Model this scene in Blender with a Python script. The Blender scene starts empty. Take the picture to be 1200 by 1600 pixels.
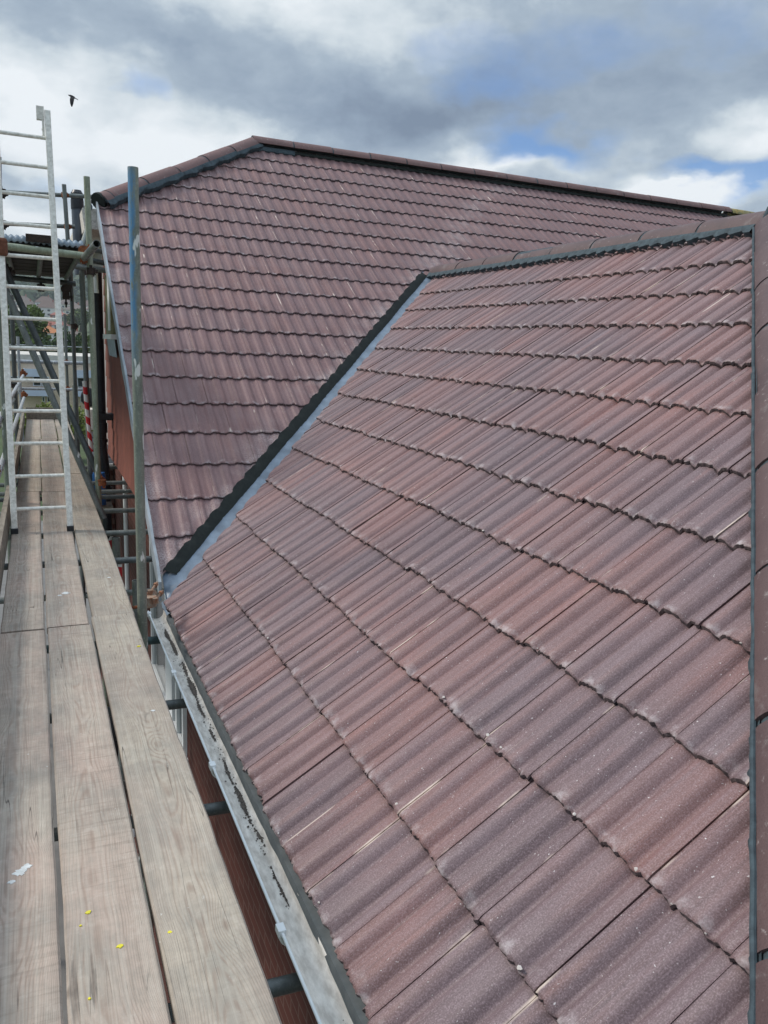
import bpy, bmesh, math, random
import numpy as np
from mathutils import Vector, Matrix
PI = math.pi
R = math.radians
rnd = random.Random(7)
scene = bpy.context.scene
COL = scene.collection

# ------------------------------------------------------------------ camera
cam_d = bpy.data.cameras.new('camera')
cam = bpy.data.objects.new('camera', cam_d)
COL.objects.link(cam)
cr, cu, cf = Vector((0.915375, -0.400372, 0.042323)), Vector((0.043897, 0.20375, 0.978038)), Vector((0.400202, 0.893414, -0.204083))
cam.matrix_world = Matrix(((cr.x, cu.x, -cf.x, 0), (cr.y, cu.y, -cf.y, 0), (cr.z, cu.z, -cf.z, 1.5763), (0, 0, 0, 1)))
cam_d.sensor_fit = 'VERTICAL'
cam_d.sensor_height = 36.0
cam_d.lens = 36.0 * 1226.9 / 1600.0
cam_d.clip_start = 0.05
cam_d.clip_end = 3000
scene.camera = cam

# ------------------------------------------------------------------ world, sun, exposure
SUN_EL, SUN_AZ = 44.0, 298.0            # degrees; azimuth clockwise from +Y
scene.view_settings.view_transform = 'Standard'
scene.view_settings.look = 'None'
scene.view_settings.gamma = 1.0
scene.view_settings.exposure = 0.14
world = bpy.data.worlds.new('World')
scene.world = world
world.use_nodes = True


class NT:
    """tiny helper to write node trees"""
    def __init__(s, tree):
        s.t = tree
        s.n = tree.nodes
        s.l = tree.links

    def add(s, kind, **kw):
        nd = s.n.new(kind)
        for k, v in kw.items():
            setattr(nd, k, v)
        return nd

    def put(s, sock, v):
        if v is None:
            return
        if isinstance(v, bpy.types.NodeSocket):
            s.l.new(v, sock)
        else:
            if isinstance(v, (tuple, list)) and len(v) == 3 and sock.type == 'RGBA':
                v = (*v, 1)
            sock.default_value = v

    def math(s, op, a, b=None, c=None, clamp=False):
        m = s.add('ShaderNodeMath', operation=op, use_clamp=clamp)
        s.put(m.inputs[0], a)
        s.put(m.inputs[1], b)
        s.put(m.inputs[2], c)
        return m.outputs[0]

    def mix(s, f, a, b, blend='MIX'):
        m = s.add('ShaderNodeMix', data_type='RGBA', blend_type=blend)
        s.put(m.inputs[0], f)
        s.put(m.inputs[6], a)
        s.put(m.inputs[7], b)
        return m.outputs[2]

    def noise(s, vec, scale, detail=3, rough=.5, dist=0.0):
        m = s.add('ShaderNodeTexNoise')
        s.put(m.inputs['Vector'], vec)
        m.inputs['Scale'].default_value = scale
        m.inputs['Detail'].default_value = detail
        m.inputs['Roughness'].default_value = rough
        m.inputs['Distortion'].default_value = dist
        return m.outputs['Fac']

    def map(s, vec, scale=(1, 1, 1), loc=(0, 0, 0)):
        m = s.add('ShaderNodeMapping')
        s.put(m.inputs[0], vec)
        m.inputs['Scale'].default_value = scale
        m.inputs['Location'].default_value = loc
        return m.outputs[0]

    def rng(s, v, a, b, c=0.0, d=1.0):
        m = s.add('ShaderNodeMapRange')
        s.put(m.inputs[0], v)
        for i, q in enumerate((a, b, c, d)):
            m.inputs[i + 1].default_value = q
        return m.outputs[0]

    def xyz(s, v):
        m = s.add('ShaderNodeSeparateXYZ')
        s.put(m.inputs[0], v)
        return m.outputs

    def comb(s, x, y, z):
        m = s.add('ShaderNodeCombineXYZ')
        for i, q in enumerate((x, y, z)):
            s.put(m.inputs[i], q)
        return m.outputs[0]


def build_sky():
    nt = NT(world.node_tree)
    bg = nt.n['Background']
    sky = nt.add('ShaderNodeTexSky', sky_type='NISHITA', sun_disc=False)
    sky.sun_elevation = R(SUN_EL)
    sky.sun_rotation = R(SUN_AZ)
    sky.air_density = 1.0
    sky.dust_density = 0.6
    d = nt.add('ShaderNodeTexCoord').outputs['Generated']
    x, y, z = nt.xyz(d)
    az0 = nt.math('MULTIPLY', nt.math('ARCTAN2', x, y), 180 / PI)
    el0 = nt.math('MULTIPLY', nt.math('ARCSINE', z), 180 / PI)
    pv = nt.comb(nt.math('MULTIPLY', az0, .05), nt.math('MULTIPLY', el0, .085), 3.7)
    w1 = nt.add('ShaderNodeTexNoise')
    nt.put(w1.inputs['Vector'], pv)
    w1.inputs['Scale'].default_value = 2.6
    w1.inputs['Detail'].default_value = 7
    w1.inputs['Roughness'].default_value = .5
    wr, wg, wb = nt.xyz(w1.outputs['Color'])
    az = nt.math('ADD', az0, nt.math('MULTIPLY', nt.math('SUBTRACT', wr, .5), 11))
    el = nt.math('ADD', el0, nt.math('MULTIPLY', nt.math('SUBTRACT', wg, .5), 6.5))

    def blobs(items, start):
        tot = start
        for a0, e0, sa, se, amp in items:
            da = nt.math('DIVIDE', nt.math('SUBTRACT', az, a0), sa)
            de = nt.math('DIVIDE', nt.math('SUBTRACT', el, e0), se)
            q = nt.math('ADD', nt.math('MULTIPLY', da, da), nt.math('MULTIPLY', de, de))
            g = nt.math('EXPONENT', nt.math('MULTIPLY', q, -1.0))
            tot = nt.math('MULTIPLY_ADD', g, amp, tot)
        return tot
    # lightness of the cloud: positive = sunlit white, negative = dark underside
    shade = blobs([(1.5, 14.5, 6, 2.6, .62), (0.5, 11.0, 5, 2.0, .42), (13, 12.8, 5.5, 2.0, .55), (8, 11.0, 4, 1.6, .40), (14, 21.5, 8, 2.2, .50),
                   (22, 19.5, 7, 3, .22), (31, 12.6, 5, 1.1, .38), (46.5, 14.0, 4.5, 1.9, .52), (40.5, 10.5, 3.6, .7, .95), (45, 10.3, 2.4, .6, .7), (33, 12.8, 1.6, .5, .35), (30, 12.2, 1.8, .5, .35), (0, 7.3, 5, 1.3, .65),
                   (22, 15.8, 9, 2.2, -.40), (8, 18.6, 8, 1.8, -.20), (29, 14.6, 7, 1.5, -.18), (40, 17.0, 10, 2.6, -.20), (46.5, 16.3, 3.5, 1.2, -.08),
                   (0.8, 9.0, 4, .7, -.22), (4.5, 12.5, 1.8, 1.2, -.12), (6, 14.5, 2.5, 1.3, -.12)], .47)
    fine = nt.noise(pv, 5.0, 9, .58, .3)
    fine2 = nt.noise(pv, 17.0, 6, .6, .2)
    shade = nt.math('MULTIPLY_ADD', nt.math('SUBTRACT', fine, .5), .52, shade)
    shade = nt.math('MULTIPLY_ADD', nt.math('SUBTRACT', fine2, .5), .20, shade)
    # openings in the cloud where the blue shows
    hole = blobs([(33.5, 13.6, 3.8, 1.0, .85), (29.5, 16.6, 3.2, 1.3, .42), (42.5, 11.7, 3.8, .75, .95), (47.2, 10.9, 1.7, .9, .95), (8, 15.0, 2.2, 1.3, .42), (37, 18.5, 6, 1.6, .18), (46, 18.6, 4, 1.8, .22),
                  (27, 19, 4, 1.2, .22), (33, 18.5, 5, 2.2, .28), (2, 9.6, 5, .9, .25), (44, 20.5, 5, 1.5, .25)], .02)
    hole = nt.math('MULTIPLY_ADD', nt.math('SUBTRACT', fine, .5), .7, hole)
    hole = nt.rng(hole, .18, .72)
    ramp = nt.add('ShaderNodeValToRGB')
    nt.put(ramp.inputs[0], shade)
    e = ramp.color_ramp.elements
    e[0].position, e[0].color = 0.0, (.20, .265, .365, 1)
    e[1].position, e[1].color = 1.0, (.90, .95, .99, 1)
    for p_, c_ in ((.22, (.29, .37, .48, 1)), (.45, (.40, .49, .59, 1)), (.68, (.65, .73, .79, 1))):
        q = ramp.color_ramp.elements.new(p_)
        q.color = c_
    blue = nt.mix(1.0, sky.outputs[0], (.075, .105, .145), 'MULTIPLY')
    col = nt.mix(nt.math('MULTIPLY', hole, .85), ramp.outputs[0], blue)
    # an overcast sky is brighter overhead than low down
    up = nt.rng(el0, 24, 70, 1.0, ZENITH)
    col = nt.mix(1.0, col, nt.comb(up, up, up), 'MULTIPLY')
    low = nt.rng(el0, -3, 1)
    col = nt.mix(low, (.16, .17, .16), col)
    nt.l.new(col, bg.inputs[0])
    bg.inputs[1].default_value = .90


ZENITH = 2.35
build_sky()
sun_d = bpy.data.lights.new('sun', 'SUN')
sun_d.energy = 2.5
sun_d.angle = R(14)
sun_d.color = (1.0, .93, .84)
sun = bpy.data.objects.new('sun', sun_d)
COL.objects.link(sun)
sv = Vector((math.sin(R(SUN_AZ)) * math.cos(R(SUN_EL)), math.cos(R(SUN_AZ)) * math.cos(R(SUN_EL)), math.sin(R(SUN_EL))))
sun.rotation_euler = sv.to_track_quat('Z', 'Y').to_euler()
sun.location = (-8, -8, 14)

# ------------------------------------------------------------------ materials


def new_mat(name, rough=.7, spec=.4, metal=0.0):
    m = bpy.data.materials.new(name)
    m.use_nodes = True
    nt = NT(m.node_tree)
    p = nt.n['Principled BSDF']
    p.inputs['Roughness'].default_value = rough
    p.inputs['Specular IOR Level'].default_value = spec
    p.inputs['Metallic'].default_value = metal
    return m, nt, p


def bump(nt, p, h, strength=.3, dist=.01):
    b = nt.add('ShaderNodeBump')
    b.inputs['Strength'].default_value = strength
    b.inputs['Distance'].default_value = dist
    nt.put(b.inputs['Height'], h)
    nt.l.new(b.outputs[0], p.inputs['Normal'])


def simple(name, c, c2=None, scale=8, rough=.7, metal=0.0, spec=.4, bstr=.15, detail=5, stretch=(1, 1, 1)):
    m, nt, p = new_mat(name, rough, spec, metal)
    o = nt.add('ShaderNodeTexCoord').outputs['Object']
    n = nt.noise(nt.map(o, stretch), scale, detail, .6)
    c2 = c2 or tuple(v * .6 for v in c)
    nt.put(p.inputs['Base Color'], nt.mix(nt.rng(n, .35, .65), c, c2))
    if bstr:
        bump(nt, p, n, bstr, .004)
    return m


def tile_mat(name, dark, red, grey, redness=.5, speck=.5, dust=.3, band=.5, CUT=4.64, CUTA=.25):
    """concrete roof tile: uv0 = metres along/up the slope, uv1 = place inside the tile, attribute tid = random per tile"""
    m, nt, p = new_mat(name, .62, .45)
    uv = nt.add('ShaderNodeUVMap', uv_map='metres').outputs[0]
    tu, tv, _ = nt.xyz(nt.add('ShaderNodeUVMap', uv_map='tile').outputs[0])
    tid = nt.add('ShaderNodeVertexColor', layer_name='tid').outputs[0]
    t1, t2, t3 = nt.xyz(tid)
    geo = nt.add('ShaderNodeNewGeometry').outputs['Position']
    # colour of the whole tile
    big = nt.noise(geo, 1.1, 2, .5)
    rf = nt.math('MULTIPLY_ADD', nt.math('SUBTRACT', big, .5), 2.4, nt.math('MULTIPLY_ADD', t1, .62, .19))
    rf = nt.rng(rf, 1 - redness - .30, 1 - redness + .45)
    gf = nt.rng(t2, .35, 1.2)
    col = nt.mix(rf, dark, red)
    col = nt.mix(nt.math('MULTIPLY', gf, .45), col, grey)
    # brighter, redder band on the shoulder of each roll
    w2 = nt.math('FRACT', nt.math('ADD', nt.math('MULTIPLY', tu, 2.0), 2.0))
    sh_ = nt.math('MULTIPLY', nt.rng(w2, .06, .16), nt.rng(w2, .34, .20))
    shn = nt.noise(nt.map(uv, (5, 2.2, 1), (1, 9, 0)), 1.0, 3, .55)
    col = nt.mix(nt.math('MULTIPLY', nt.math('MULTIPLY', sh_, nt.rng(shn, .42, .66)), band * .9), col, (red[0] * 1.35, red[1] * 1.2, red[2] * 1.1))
    # bands running up the slope: pigment that follows the rolls
    st = nt.noise(nt.map(uv, (34, 1.1, 1)), 1.0, 4, .62)
    st2 = nt.noise(nt.map(uv, (11, 1.6, 1), (3, 7, 0)), 1.0, 2, .5)
    col = nt.mix(nt.math('MULTIPLY', nt.rng(st, .45, .75), band), col, tuple(v * 1.45 for v in grey))
    col = nt.mix(nt.math('MULTIPLY', nt.rng(st2, .5, .72), nt.math('MULTIPLY', rf, band)), col, (red[0] * 1.45, red[1] * 1.15, red[2] * 1.02))
    col = nt.mix(nt.math('MULTIPLY', nt.rng(st, .5, .25), band * .7), col, tuple(v * .62 for v in dark))
    st3 = nt.noise(nt.map(uv, (95, .9, 1), (7, 1, 0)), 1.0, 2, .5)
    ln = nt.rng(nt.math('ABSOLUTE', nt.math('SUBTRACT', st3, .5)), .035, .008)
    col = nt.mix(nt.math('MULTIPLY', nt.math('MULTIPLY', ln, nt.rng(st2, .35, .6)), band * .8), col, tuple(v * .38 for v in dark))
    gx, gy, gz_ = nt.xyz(geo)
    cutd = nt.math('ABSOLUTE', nt.math('SUBTRACT', nt.math('SUBTRACT', gy, gx), CUT))
    cn = nt.noise(geo, 3.5, 4, .6)
    cf_ = nt.math('MULTIPLY', nt.rng(cutd, .42, .05), nt.rng(cn, .42, .68))
    vd_ = nt.math('MULTIPLY', nt.rng(gx, 1.0, .80), nt.rng(cn, .40, .66)) if CUT > 4.7 else 0.0
    cf_ = nt.math('MAXIMUM', cf_, vd_)
    cgr = nt.noise(geo, 90, 3, .6)
    col = nt.mix(nt.math('MULTIPLY', nt.math('MULTIPLY', cf_, nt.rng(cgr, .35, .62)), CUTA), col, (.48, .42, .41))
    # granular surface
    g1 = nt.noise(geo, 230, 2, .6)
    col = nt.mix(nt.math('MULTIPLY', nt.rng(g1, .5, .68), .5), col, tuple(v * 1.9 for v in grey))
    col = nt.mix(nt.math('MULTIPLY', nt.rng(g1, .48, .3), .45), col, tuple(v * .5 for v in dark))
    g2 = nt.noise(geo, 120, 1, .5)
    g3 = nt.noise(geo, 5, 3, .6)
    sp = nt.math('MULTIPLY', nt.rng(g2, .73, .78), nt.rng(g3, .38, .62))
    col = nt.mix(nt.math('MULTIPLY', sp, speck), col, (.62, .58, .58))
    # bleached nose of the tile, patchy
    nz = nt.noise(geo, 17, 4, .65)
    nose = nt.math('MULTIPLY', nt.rng(tv, .13, 0.0), nt.rng(nz, .5, .72))
    col = nt.mix(nt.math('MULTIPLY', nose, dust), col, (.60, .55, .56))
    # broken line of cement dust beside the joint
    edge = nt.rng(nt.math('ABSOLUTE', tu), .035, .012)
    jn = nt.noise(nt.map(uv, (6, 3.2, 1), (9, 2, 0)), 1.0, 3, .6)
    jl = nt.math('MULTIPLY', nt.math('MULTIPLY', edge, nt.rng(jn, .55, .66)), nt.rng(t3, .45, .6))
    col = nt.mix(nt.math('MULTIPLY', jl, dust * 1.6, clamp=True), col, (.62, .52, .46))
    nt.put(p.inputs['Base Color'], col)
    nt.put(p.inputs['Roughness'], nt.rng(g3, .3, .7, .5, .72))
    bump(nt, p, nt.math('ADD', g1, nt.math('MULTIPLY', nz, .5)), .35, .003)
    return m


M = {}
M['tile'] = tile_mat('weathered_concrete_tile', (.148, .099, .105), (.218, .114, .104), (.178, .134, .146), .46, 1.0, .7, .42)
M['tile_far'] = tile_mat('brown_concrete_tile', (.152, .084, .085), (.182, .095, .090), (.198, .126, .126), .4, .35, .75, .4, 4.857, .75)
M['tile_edge'] = simple('broken_tile_edge', (.145, .112, .114), (.08, .064, .066), 60, .85, bstr=.5)
M['lime'] = simple('lime_bloom_crust', (.62, .58, .55), (.42, .38, .36), 90, .9)


def ridge_mat(name, c, c2):
    m, nt, p = new_mat(name, .6, .45)
    g = nt.add('ShaderNodeNewGeometry').outputs['Position']
    n = nt.noise(g, 2.3, 4, .6)
    f = nt.noise(g, 210, 2, .6)
    col = nt.mix(nt.rng(n, .35, .65), c, c2)
    col = nt.mix(nt.math('MULTIPLY', nt.rng(f, .5, .7), .4), col, tuple(v * 1.7 for v in c))
    col = nt.mix(nt.math('MULTIPLY', nt.rng(f, .48, .3), .4), col, tuple(v * .5 for v in c))
    s = nt.noise(g, 28, 5, .7)
    col = nt.mix(nt.math('MULTIPLY', nt.rng(s, .62, .72), .6), col, (.46, .42, .41))
    s2 = nt.noise(g, 7, 6, .7)
    col = nt.mix(nt.math('MULTIPLY', nt.rng(s2, .56, .7), .4), col, (.26, .24, .23))
    col = nt.mix(nt.math('MULTIPLY', nt.rng(s2, .46, .3), .5), col, (.055, .045, .045))
    nt.put(p.inputs['Base Color'], col)
    bump(nt, p, nt.math('ADD', f, s), .3, .003)
    return m


M['ridge'] = ridge_mat('purple_ridge_tile', (.078, .048, .050), (.118, .074, .072))
M['ridge_far'] = ridge_mat('brown_ridge_tile', (.140, .072, .066), (.175, .088, .078))
M['mortar'] = simple('dark_ridge_mortar', (.062, .088, .102), (.034, .048, .058), 26, .85, bstr=.6)
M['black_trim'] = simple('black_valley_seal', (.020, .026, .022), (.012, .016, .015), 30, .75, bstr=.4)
M['lead'] = simple('blue_grey_valley_lining', (.20, .255, .325), (.12, .155, .20), 7, .42, .0, .5, .15)
M['felt'] = simple('grey_eaves_tray', (.125, .14, .145), (.085, .098, .104), 14, .7, bstr=.4)
M['verge'] = simple('pale_grey_verge_trim', (.34, .38, .41), (.22, .25, .28), 5, .6, bstr=.1)
M['white'] = simple('white_upvc', (.86, .88, .88), (.78, .80, .80), 6, .35, bstr=.03)
M['white_dirty'] = simple('stained_white_plastic', (.84, .80, .74), (.55, .51, .46), 40, .85, spec=.1, bstr=.3, detail=8, stretch=(1, .35, 1))
M['black'] = simple('black_plastic', (.030, .034, .040), (.018, .020, .024), 9, .38, bstr=.02)
M['dark'] = simple('dark_gap', (.015, .015, .016), (.01, .01, .01), 9, .9, bstr=0)
M['flue'] = simple('grey_painted_pipe', (.11, .13, .155), (.085, .10, .125), 5, .45, bstr=.05)
M['alu'] = simple('worn_aluminium', (.88, .86, .79), (.62, .60, .53), 38, .5, .1, .5, .2)
M['rust'] = simple('rusty_steel', (.33, .105, .035), (.12, .045, .025), 55, .85, .1, .3, .7)
M['rust_mix'] = simple('half_rusted_galvanised', (.34, .30, .24), (.26, .10, .045), 26, .75, .2, .4, .6)
M['rust_dark'] = simple('dark_rusted_steel', (.07, .045, .035), (.03, .028, .026), 55, .8, .2, .3, .6)
M['render'] = simple('grey_render', (.36, .33, .31), (.30, .28, .27), 3, .85, bstr=.1)
M['render_pale'] = simple('pale_render', (.62, .60, .55), (.50, .47, .42), 2, .85, bstr=.1)
M['algae'] = simple('algae_stained_frame', (.30, .29, .15), (.18, .17, .09), 12, .7, bstr=.2)
M['apron'] = simple('pale_lead_apron', (.38, .45, .50), (.27, .33, .38), 20, .5, bstr=.2, stretch=(1, 6, 1))
M['slate'] = simple('dark_slates', (.07, .08, .095), (.045, .05, .06), 5, .6)
M['grass'] = simple('rough_grass', (.07, .10, .035), (.045, .065, .025), .4, .9, bstr=.2)
M['paving'] = simple('grey_paving', (.20, .195, .185), (.14, .135, .13), 1.5, .9)
M['yellow'] = simple('yellow_paint', (.80, .70, .04), (.62, .55, .05), 60, .5)
M['splash'] = simple('white_paint_splash', (.72, .73, .72), (.55, .56, .54), 60, .6)
M['blue'] = simple('blue_plastic', (.02, .14, .42), (.015, .09, .28), 9, .45)
M['rag'] = simple('brown_cloth', (.19, .075, .045), (.12, .05, .03), 40, .95)
M['steel_sheet'] = simple('galvanised_sheet', (.36, .43, .50), (.20, .25, .30), 30, .7, .1, .5)
M['bird'] = simple('dark_plumage', (.022, .022, .026), (.012, .012, .014), 30, .7)
M['silt'] = simple('dark_gutter_silt', (.17, .148, .13), (.045, .038, .034), 110, .95, bstr=1.0, detail=6)


def glass_mat():
    m, nt, p = new_mat('window_glass', .06, .6)
    p.inputs['Base Color'].default_value = (.035, .045, .05, 1)
    return m


M['glass'] = glass_mat()


def tube_mat(name, c, c2, paint=None, zlo=0, zhi=1, white=.0):
    m, nt, p = new_mat(name, .48, .5, .25)
    o = nt.add('ShaderNodeTexCoord').outputs['Object']
    g = nt.add('ShaderNodeNewGeometry').outputs['Position']
    n = nt.noise(nt.map(g, (3, 3, 1)), 9, 6, .7)
    n2 = nt.noise(g, 70, 3, .7)
    col = nt.mix(nt.rng(n, .35, .65), c, c2)
    col = nt.mix(nt.math('MULTIPLY', nt.rng(n2, .55, .7), .5), col, tuple(min(1, v * 1.6) for v in c))
    if paint:
        x, y, z = nt.xyz(o)
        side = nt.rng(nt.math('MULTIPLY_ADD', nt.math('SUBTRACT', n, .5), .05, x), .012, -.006)
        band = nt.math('MULTIPLY', nt.rng(z, zlo - .15, zlo + .2), nt.rng(z, zhi + .08, zhi))
        scf = nt.noise(nt.map(g, (1, 1, .25)), 42, 5, .7)
        f = nt.math('MULTIPLY', nt.math('MULTIPLY', side, band), nt.rng(scf, .36, .52))
        f = nt.math('MULTIPLY', f, .82)
        col = nt.mix(f, col, paint)
    if white:
        w = nt.noise(nt.map(g, (1, 1, .35), (4, 1, 2)), 13, 3, .55)
        col = nt.mix(nt.rng(w, 1 - white, 1.02 - white), col, (.70, .72, .68))
    nt.put(p.inputs['Base Color'], col)
    nt.put(p.inputs['Roughness'], nt.rng(n, .3, .7, .35, .65))
    bump(nt, p, n2, .25, .002)
    return m


M['tube'] = tube_mat('galvanised_tube', (.200, .215, .200), (.125, .140, .135), white=.30)
M['tube_green'] = tube_mat('green_stained_tube', (.30, .34, .25), (.20, .22, .16), white=.33)
M['tube_dark'] = tube_mat('dark_steel_tube', (.105, .118, .118), (.06, .07, .072), white=.27)
M['tube_light'] = tube_mat('bright_steel_tube', (.48, .50, .52), (.28, .30, .32), white=.34)
M['tube_teal'] = tube_mat('teal_painted_tube', (.055, .105, .115), (.035, .06, .065), white=.26)
M['tube_blue'] = tube_mat('half_blue_painted_tube', (.250, .275, .225), (.165, .185, .155), (.07, .235, .44), 6.50, 7.42, white=.375)


def wood_mat():
    """weathered softwood board; object x = across, y = along; Object Info random varies the board"""
    m, nt, p = new_mat('weathered_scaffold_board', .85, .25)
    tc = nt.add('ShaderNodeTexCoord').outputs['Object']
    oi = nt.add('ShaderNodeObjectInfo')
    rn = oi.outputs['Random']
    x, y, z = nt.xyz(tc)
    off = nt.math('MULTIPLY', rn, 37.0)
    v = nt.comb(nt.math('ADD', x, off), nt.math('ADD', y, nt.math('MULTIPLY', rn, 91.0)), z)
    # "cathedral" grain: growth rings cut by the saw = contour lines of k(x-x0)^2 + b(y)
    vy = nt.comb(0.0, nt.math('ADD', y, nt.math('MULTIPLY', rn, 91.0)), 0.0)
    drift = nt.math('MULTIPLY', nt.math('SUBTRACT', nt.noise(vy, .9, 2, .5), .5), .16)
    xc = nt.math('SUBTRACT', nt.math('SUBTRACT', x, drift), nt.math('MULTIPLY', nt.math('SUBTRACT', rn, .5), .05))
    by = nt.math('MULTIPLY', nt.noise(nt.map(vy, (1, 1, 1), (0, 13, 0)), .75, 3, .5), 20.0)
    vor = nt.add('ShaderNodeTexVoronoi')
    nt.put(vor.inputs['Vector'], nt.map(v, (4.2, 1.35, 1)))
    vor.inputs['Scale'].default_value = 1.0
    kd = vor.outputs['Distance']
    kb = nt.math('MULTIPLY', nt.math('EXPONENT', nt.math('MULTIPLY', nt.math('MULTIPLY', kd, kd), -45)), 5.0)
    wob = nt.math('MULTIPLY', nt.noise(nt.map(v, (9, 2.2, 1), (5, 1, 0)), 1.0, 3, .5), 1.3)
    arch = nt.math('ADD', nt.math('ADD', nt.math('MULTIPLY', nt.math('MULTIPLY', xc, xc), 950), by), nt.math('ADD', kb, wob))
    near_c = nt.rng(nt.math('ABSOLUTE', xc), .085, .03)
    lines = nt.math('SINE', nt.math('MULTIPLY', arch, 2 * PI))
    ring = nt.rng(lines, -.1, 1.0)
    fib = nt.noise(nt.map(v, (170, 2.2, 1)), 1.0, 3, .6)
    fib2 = nt.noise(nt.map(v, (60, .8, 1), (2, 8, 0)), 1.0, 3, .6)
    blot = nt.noise(nt.map(v, (1.6, .8, 1)), 2.2, 5, .6)
    blot2 = nt.noise(nt.map(v, (1, .6, 1), (11, 3, 0)), 5.0, 5, .65)
    c_a = nt.mix(rn, (.47, .355, .295), (.325, .28, .235))
    c_b = nt.mix(rn, (.40, .34, .285), (.46, .40, .32))
    col = nt.mix(nt.rng(blot, .35, .65), c_a, c_b)
    col = nt.mix(nt.math('MULTIPLY', nt.rng(blot2, .46, .68), .68), col, (.235, .225, .20))
    blot3 = nt.noise(nt.map(v, (1, .8, 1), (21, 3, 0)), 22.0, 5, .7)
    col = nt.mix(nt.math('MULTIPLY', nt.rng(blot3, .48, .70), .50), col, (.27, .24, .205))
    col = nt.mix(nt.math('MULTIPLY', nt.rng(blot3, .46, .28), .30), col, (.62, .56, .49))
    saw = nt.noise(nt.map(v, (3, 75, 1), (2, 2, 0)), 1.0, 3, .6)
    sawm = nt.noise(nt.map(v, (.6, .5, 1), (8, 6, 0)), 1.4, 2, .5)
    col = nt.mix(nt.math('MULTIPLY', nt.math('MULTIPLY', nt.rng(saw, .52, .66), nt.rng(sawm, .42, .6)), .42), col, (.20, .165, .135))
    edge_ = nt.rng(nt.math('ABSOLUTE', x), .095, .118)
    col = nt.mix(nt.math('MULTIPLY', edge_, .30), col, (.19, .165, .14))
    col = nt.mix(nt.math('MULTIPLY', nt.math('MULTIPLY', ring, nt.math('MULTIPLY', nt.rng(fib2, .3, .6), nt.math('MULTIPLY_ADD', near_c, .65, .35))), .50), col, (.25, .175, .135))
    col = nt.mix(nt.math('MULTIPLY', nt.rng(fib, .52, .72), .50), col, (.20, .16, .13))
    col = nt.mix(nt.math('MULTIPLY', nt.rng(fib2, .52, .3), .25), col, (.58, .54, .46))
    # knots
    kr = nt.rng(kd, .055, .03)
    col = nt.mix(nt.math('MULTIPLY', kr, .55), col, (.17, .105, .075))
    # drying cracks
    cr_ = nt.noise(nt.map(v, (26, .75, 1), (1, 5, 0)), 1.0, 1, .4)
    ck = nt.math('MULTIPLY', nt.rng(nt.math('ABSOLUTE', nt.math('SUBTRACT', cr_, .5)), .006, .002), nt.rng(blot, .5, .62))
    col = nt.mix(nt.math('MULTIPLY', ck, .75), col, (.05, .04, .035))
    # droppings of plaster and paint
    ws = nt.noise(nt.map(v, (1, .7, 1), (4, 4, 0)), 34, 4, .6)
    ws2 = nt.noise(v, 2.3, 2, .5)
    col = nt.mix(nt.math('MULTIPLY', nt.math('MULTIPLY', nt.rng(ws, .685, .71), nt.rng(ws2, .5, .6)), .85), col, (.66, .66, .62))
    nt.put(p.inputs['Base Color'], col)
    hh = nt.math('SUBTRACT', nt.math('MULTIPLY', fib, .6), nt.math('ADD', nt.math('MULTIPLY', ring, .35), nt.math('MULTIPLY', ck, 1.5)))
    bump(nt, p, hh, .5, .002)
    return m


M['wood'] = wood_mat()
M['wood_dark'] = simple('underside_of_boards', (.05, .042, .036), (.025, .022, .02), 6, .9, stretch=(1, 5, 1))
M['wood_edge'] = simple('board_on_edge', (.27, .235, .19), (.16, .135, .11), 9, .9, stretch=(3, .6, 3))


def brick_mat(name, c1, c2, mort, bw=.225, rh=.075, ms=.010, axis='YZ', bstr=.5):
    m, nt, p = new_mat(name, .85, .25)
    g = nt.add('ShaderNodeNewGeometry').outputs['Position']
    x, y, z = nt.xyz(g)
    v = nt.comb(y if axis == 'YZ' else x, z, 0.0)
    b = nt.add('ShaderNodeTexBrick')
    nt.put(b.inputs['Vector'], v)
    b.inputs['Scale'].default_value = 1.0
    b.inputs['Brick Width'].default_value = bw
    b.inputs['Row Height'].default_value = rh
    b.inputs['Mortar Size'].default_value = ms
    b.inputs['Bias'].default_value = 0.0
    nt.put(b.inputs['Color1'], c1)
    nt.put(b.inputs['Color2'], c2)
    nt.put(b.inputs['Mortar'], mort)
    n = nt.noise(g, 6, 5, .7)
    col = nt.mix(nt.math('MULTIPLY', nt.rng(n, .5, .75), .5), b.outputs['Color'], tuple(v * .5 for v in c1))
    nt.put(p.inputs['Base Color'], col)
    bump(nt, p, nt.math('ADD', nt.math('MULTIPLY', b.outputs['Fac'], -1), nt.math('MULTIPLY', n, .4)), bstr, .006)
    return m


M['brick'] = brick_mat('red_brickwork', (.105, .034, .026), (.082, .028, .022), (.135, .080, .064), ms=.006, bstr=.25)
M['hung'] = brick_mat('red_hung_tiles', (.235, .085, .060), (.19, .070, .052), (.09, .034, .026), .265, 10.0, .004, bstr=.2)
M['buff'] = brick_mat('buff_brickwork', (.76, .60, .44), (.68, .52, .37), (.76, .66, .54), axis='XZ')


def leaf_mat(name, a, b):
    m, nt, p = new_mat(name, .8, .2)
    g = nt.add('ShaderNodeNewGeometry').outputs['Position']
    oi = nt.add('ShaderNodeNewGeometry').outputs['Random Per Island']
    n = nt.noise(g, .8, 4, .6)
    f = nt.math('MULTIPLY_ADD', nt.math('SUBTRACT', oi, .5), .6, n)
    nt.put(p.inputs['Base Color'], nt.mix(nt.rng(f, .3, .7), a, b))
    return m


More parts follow.
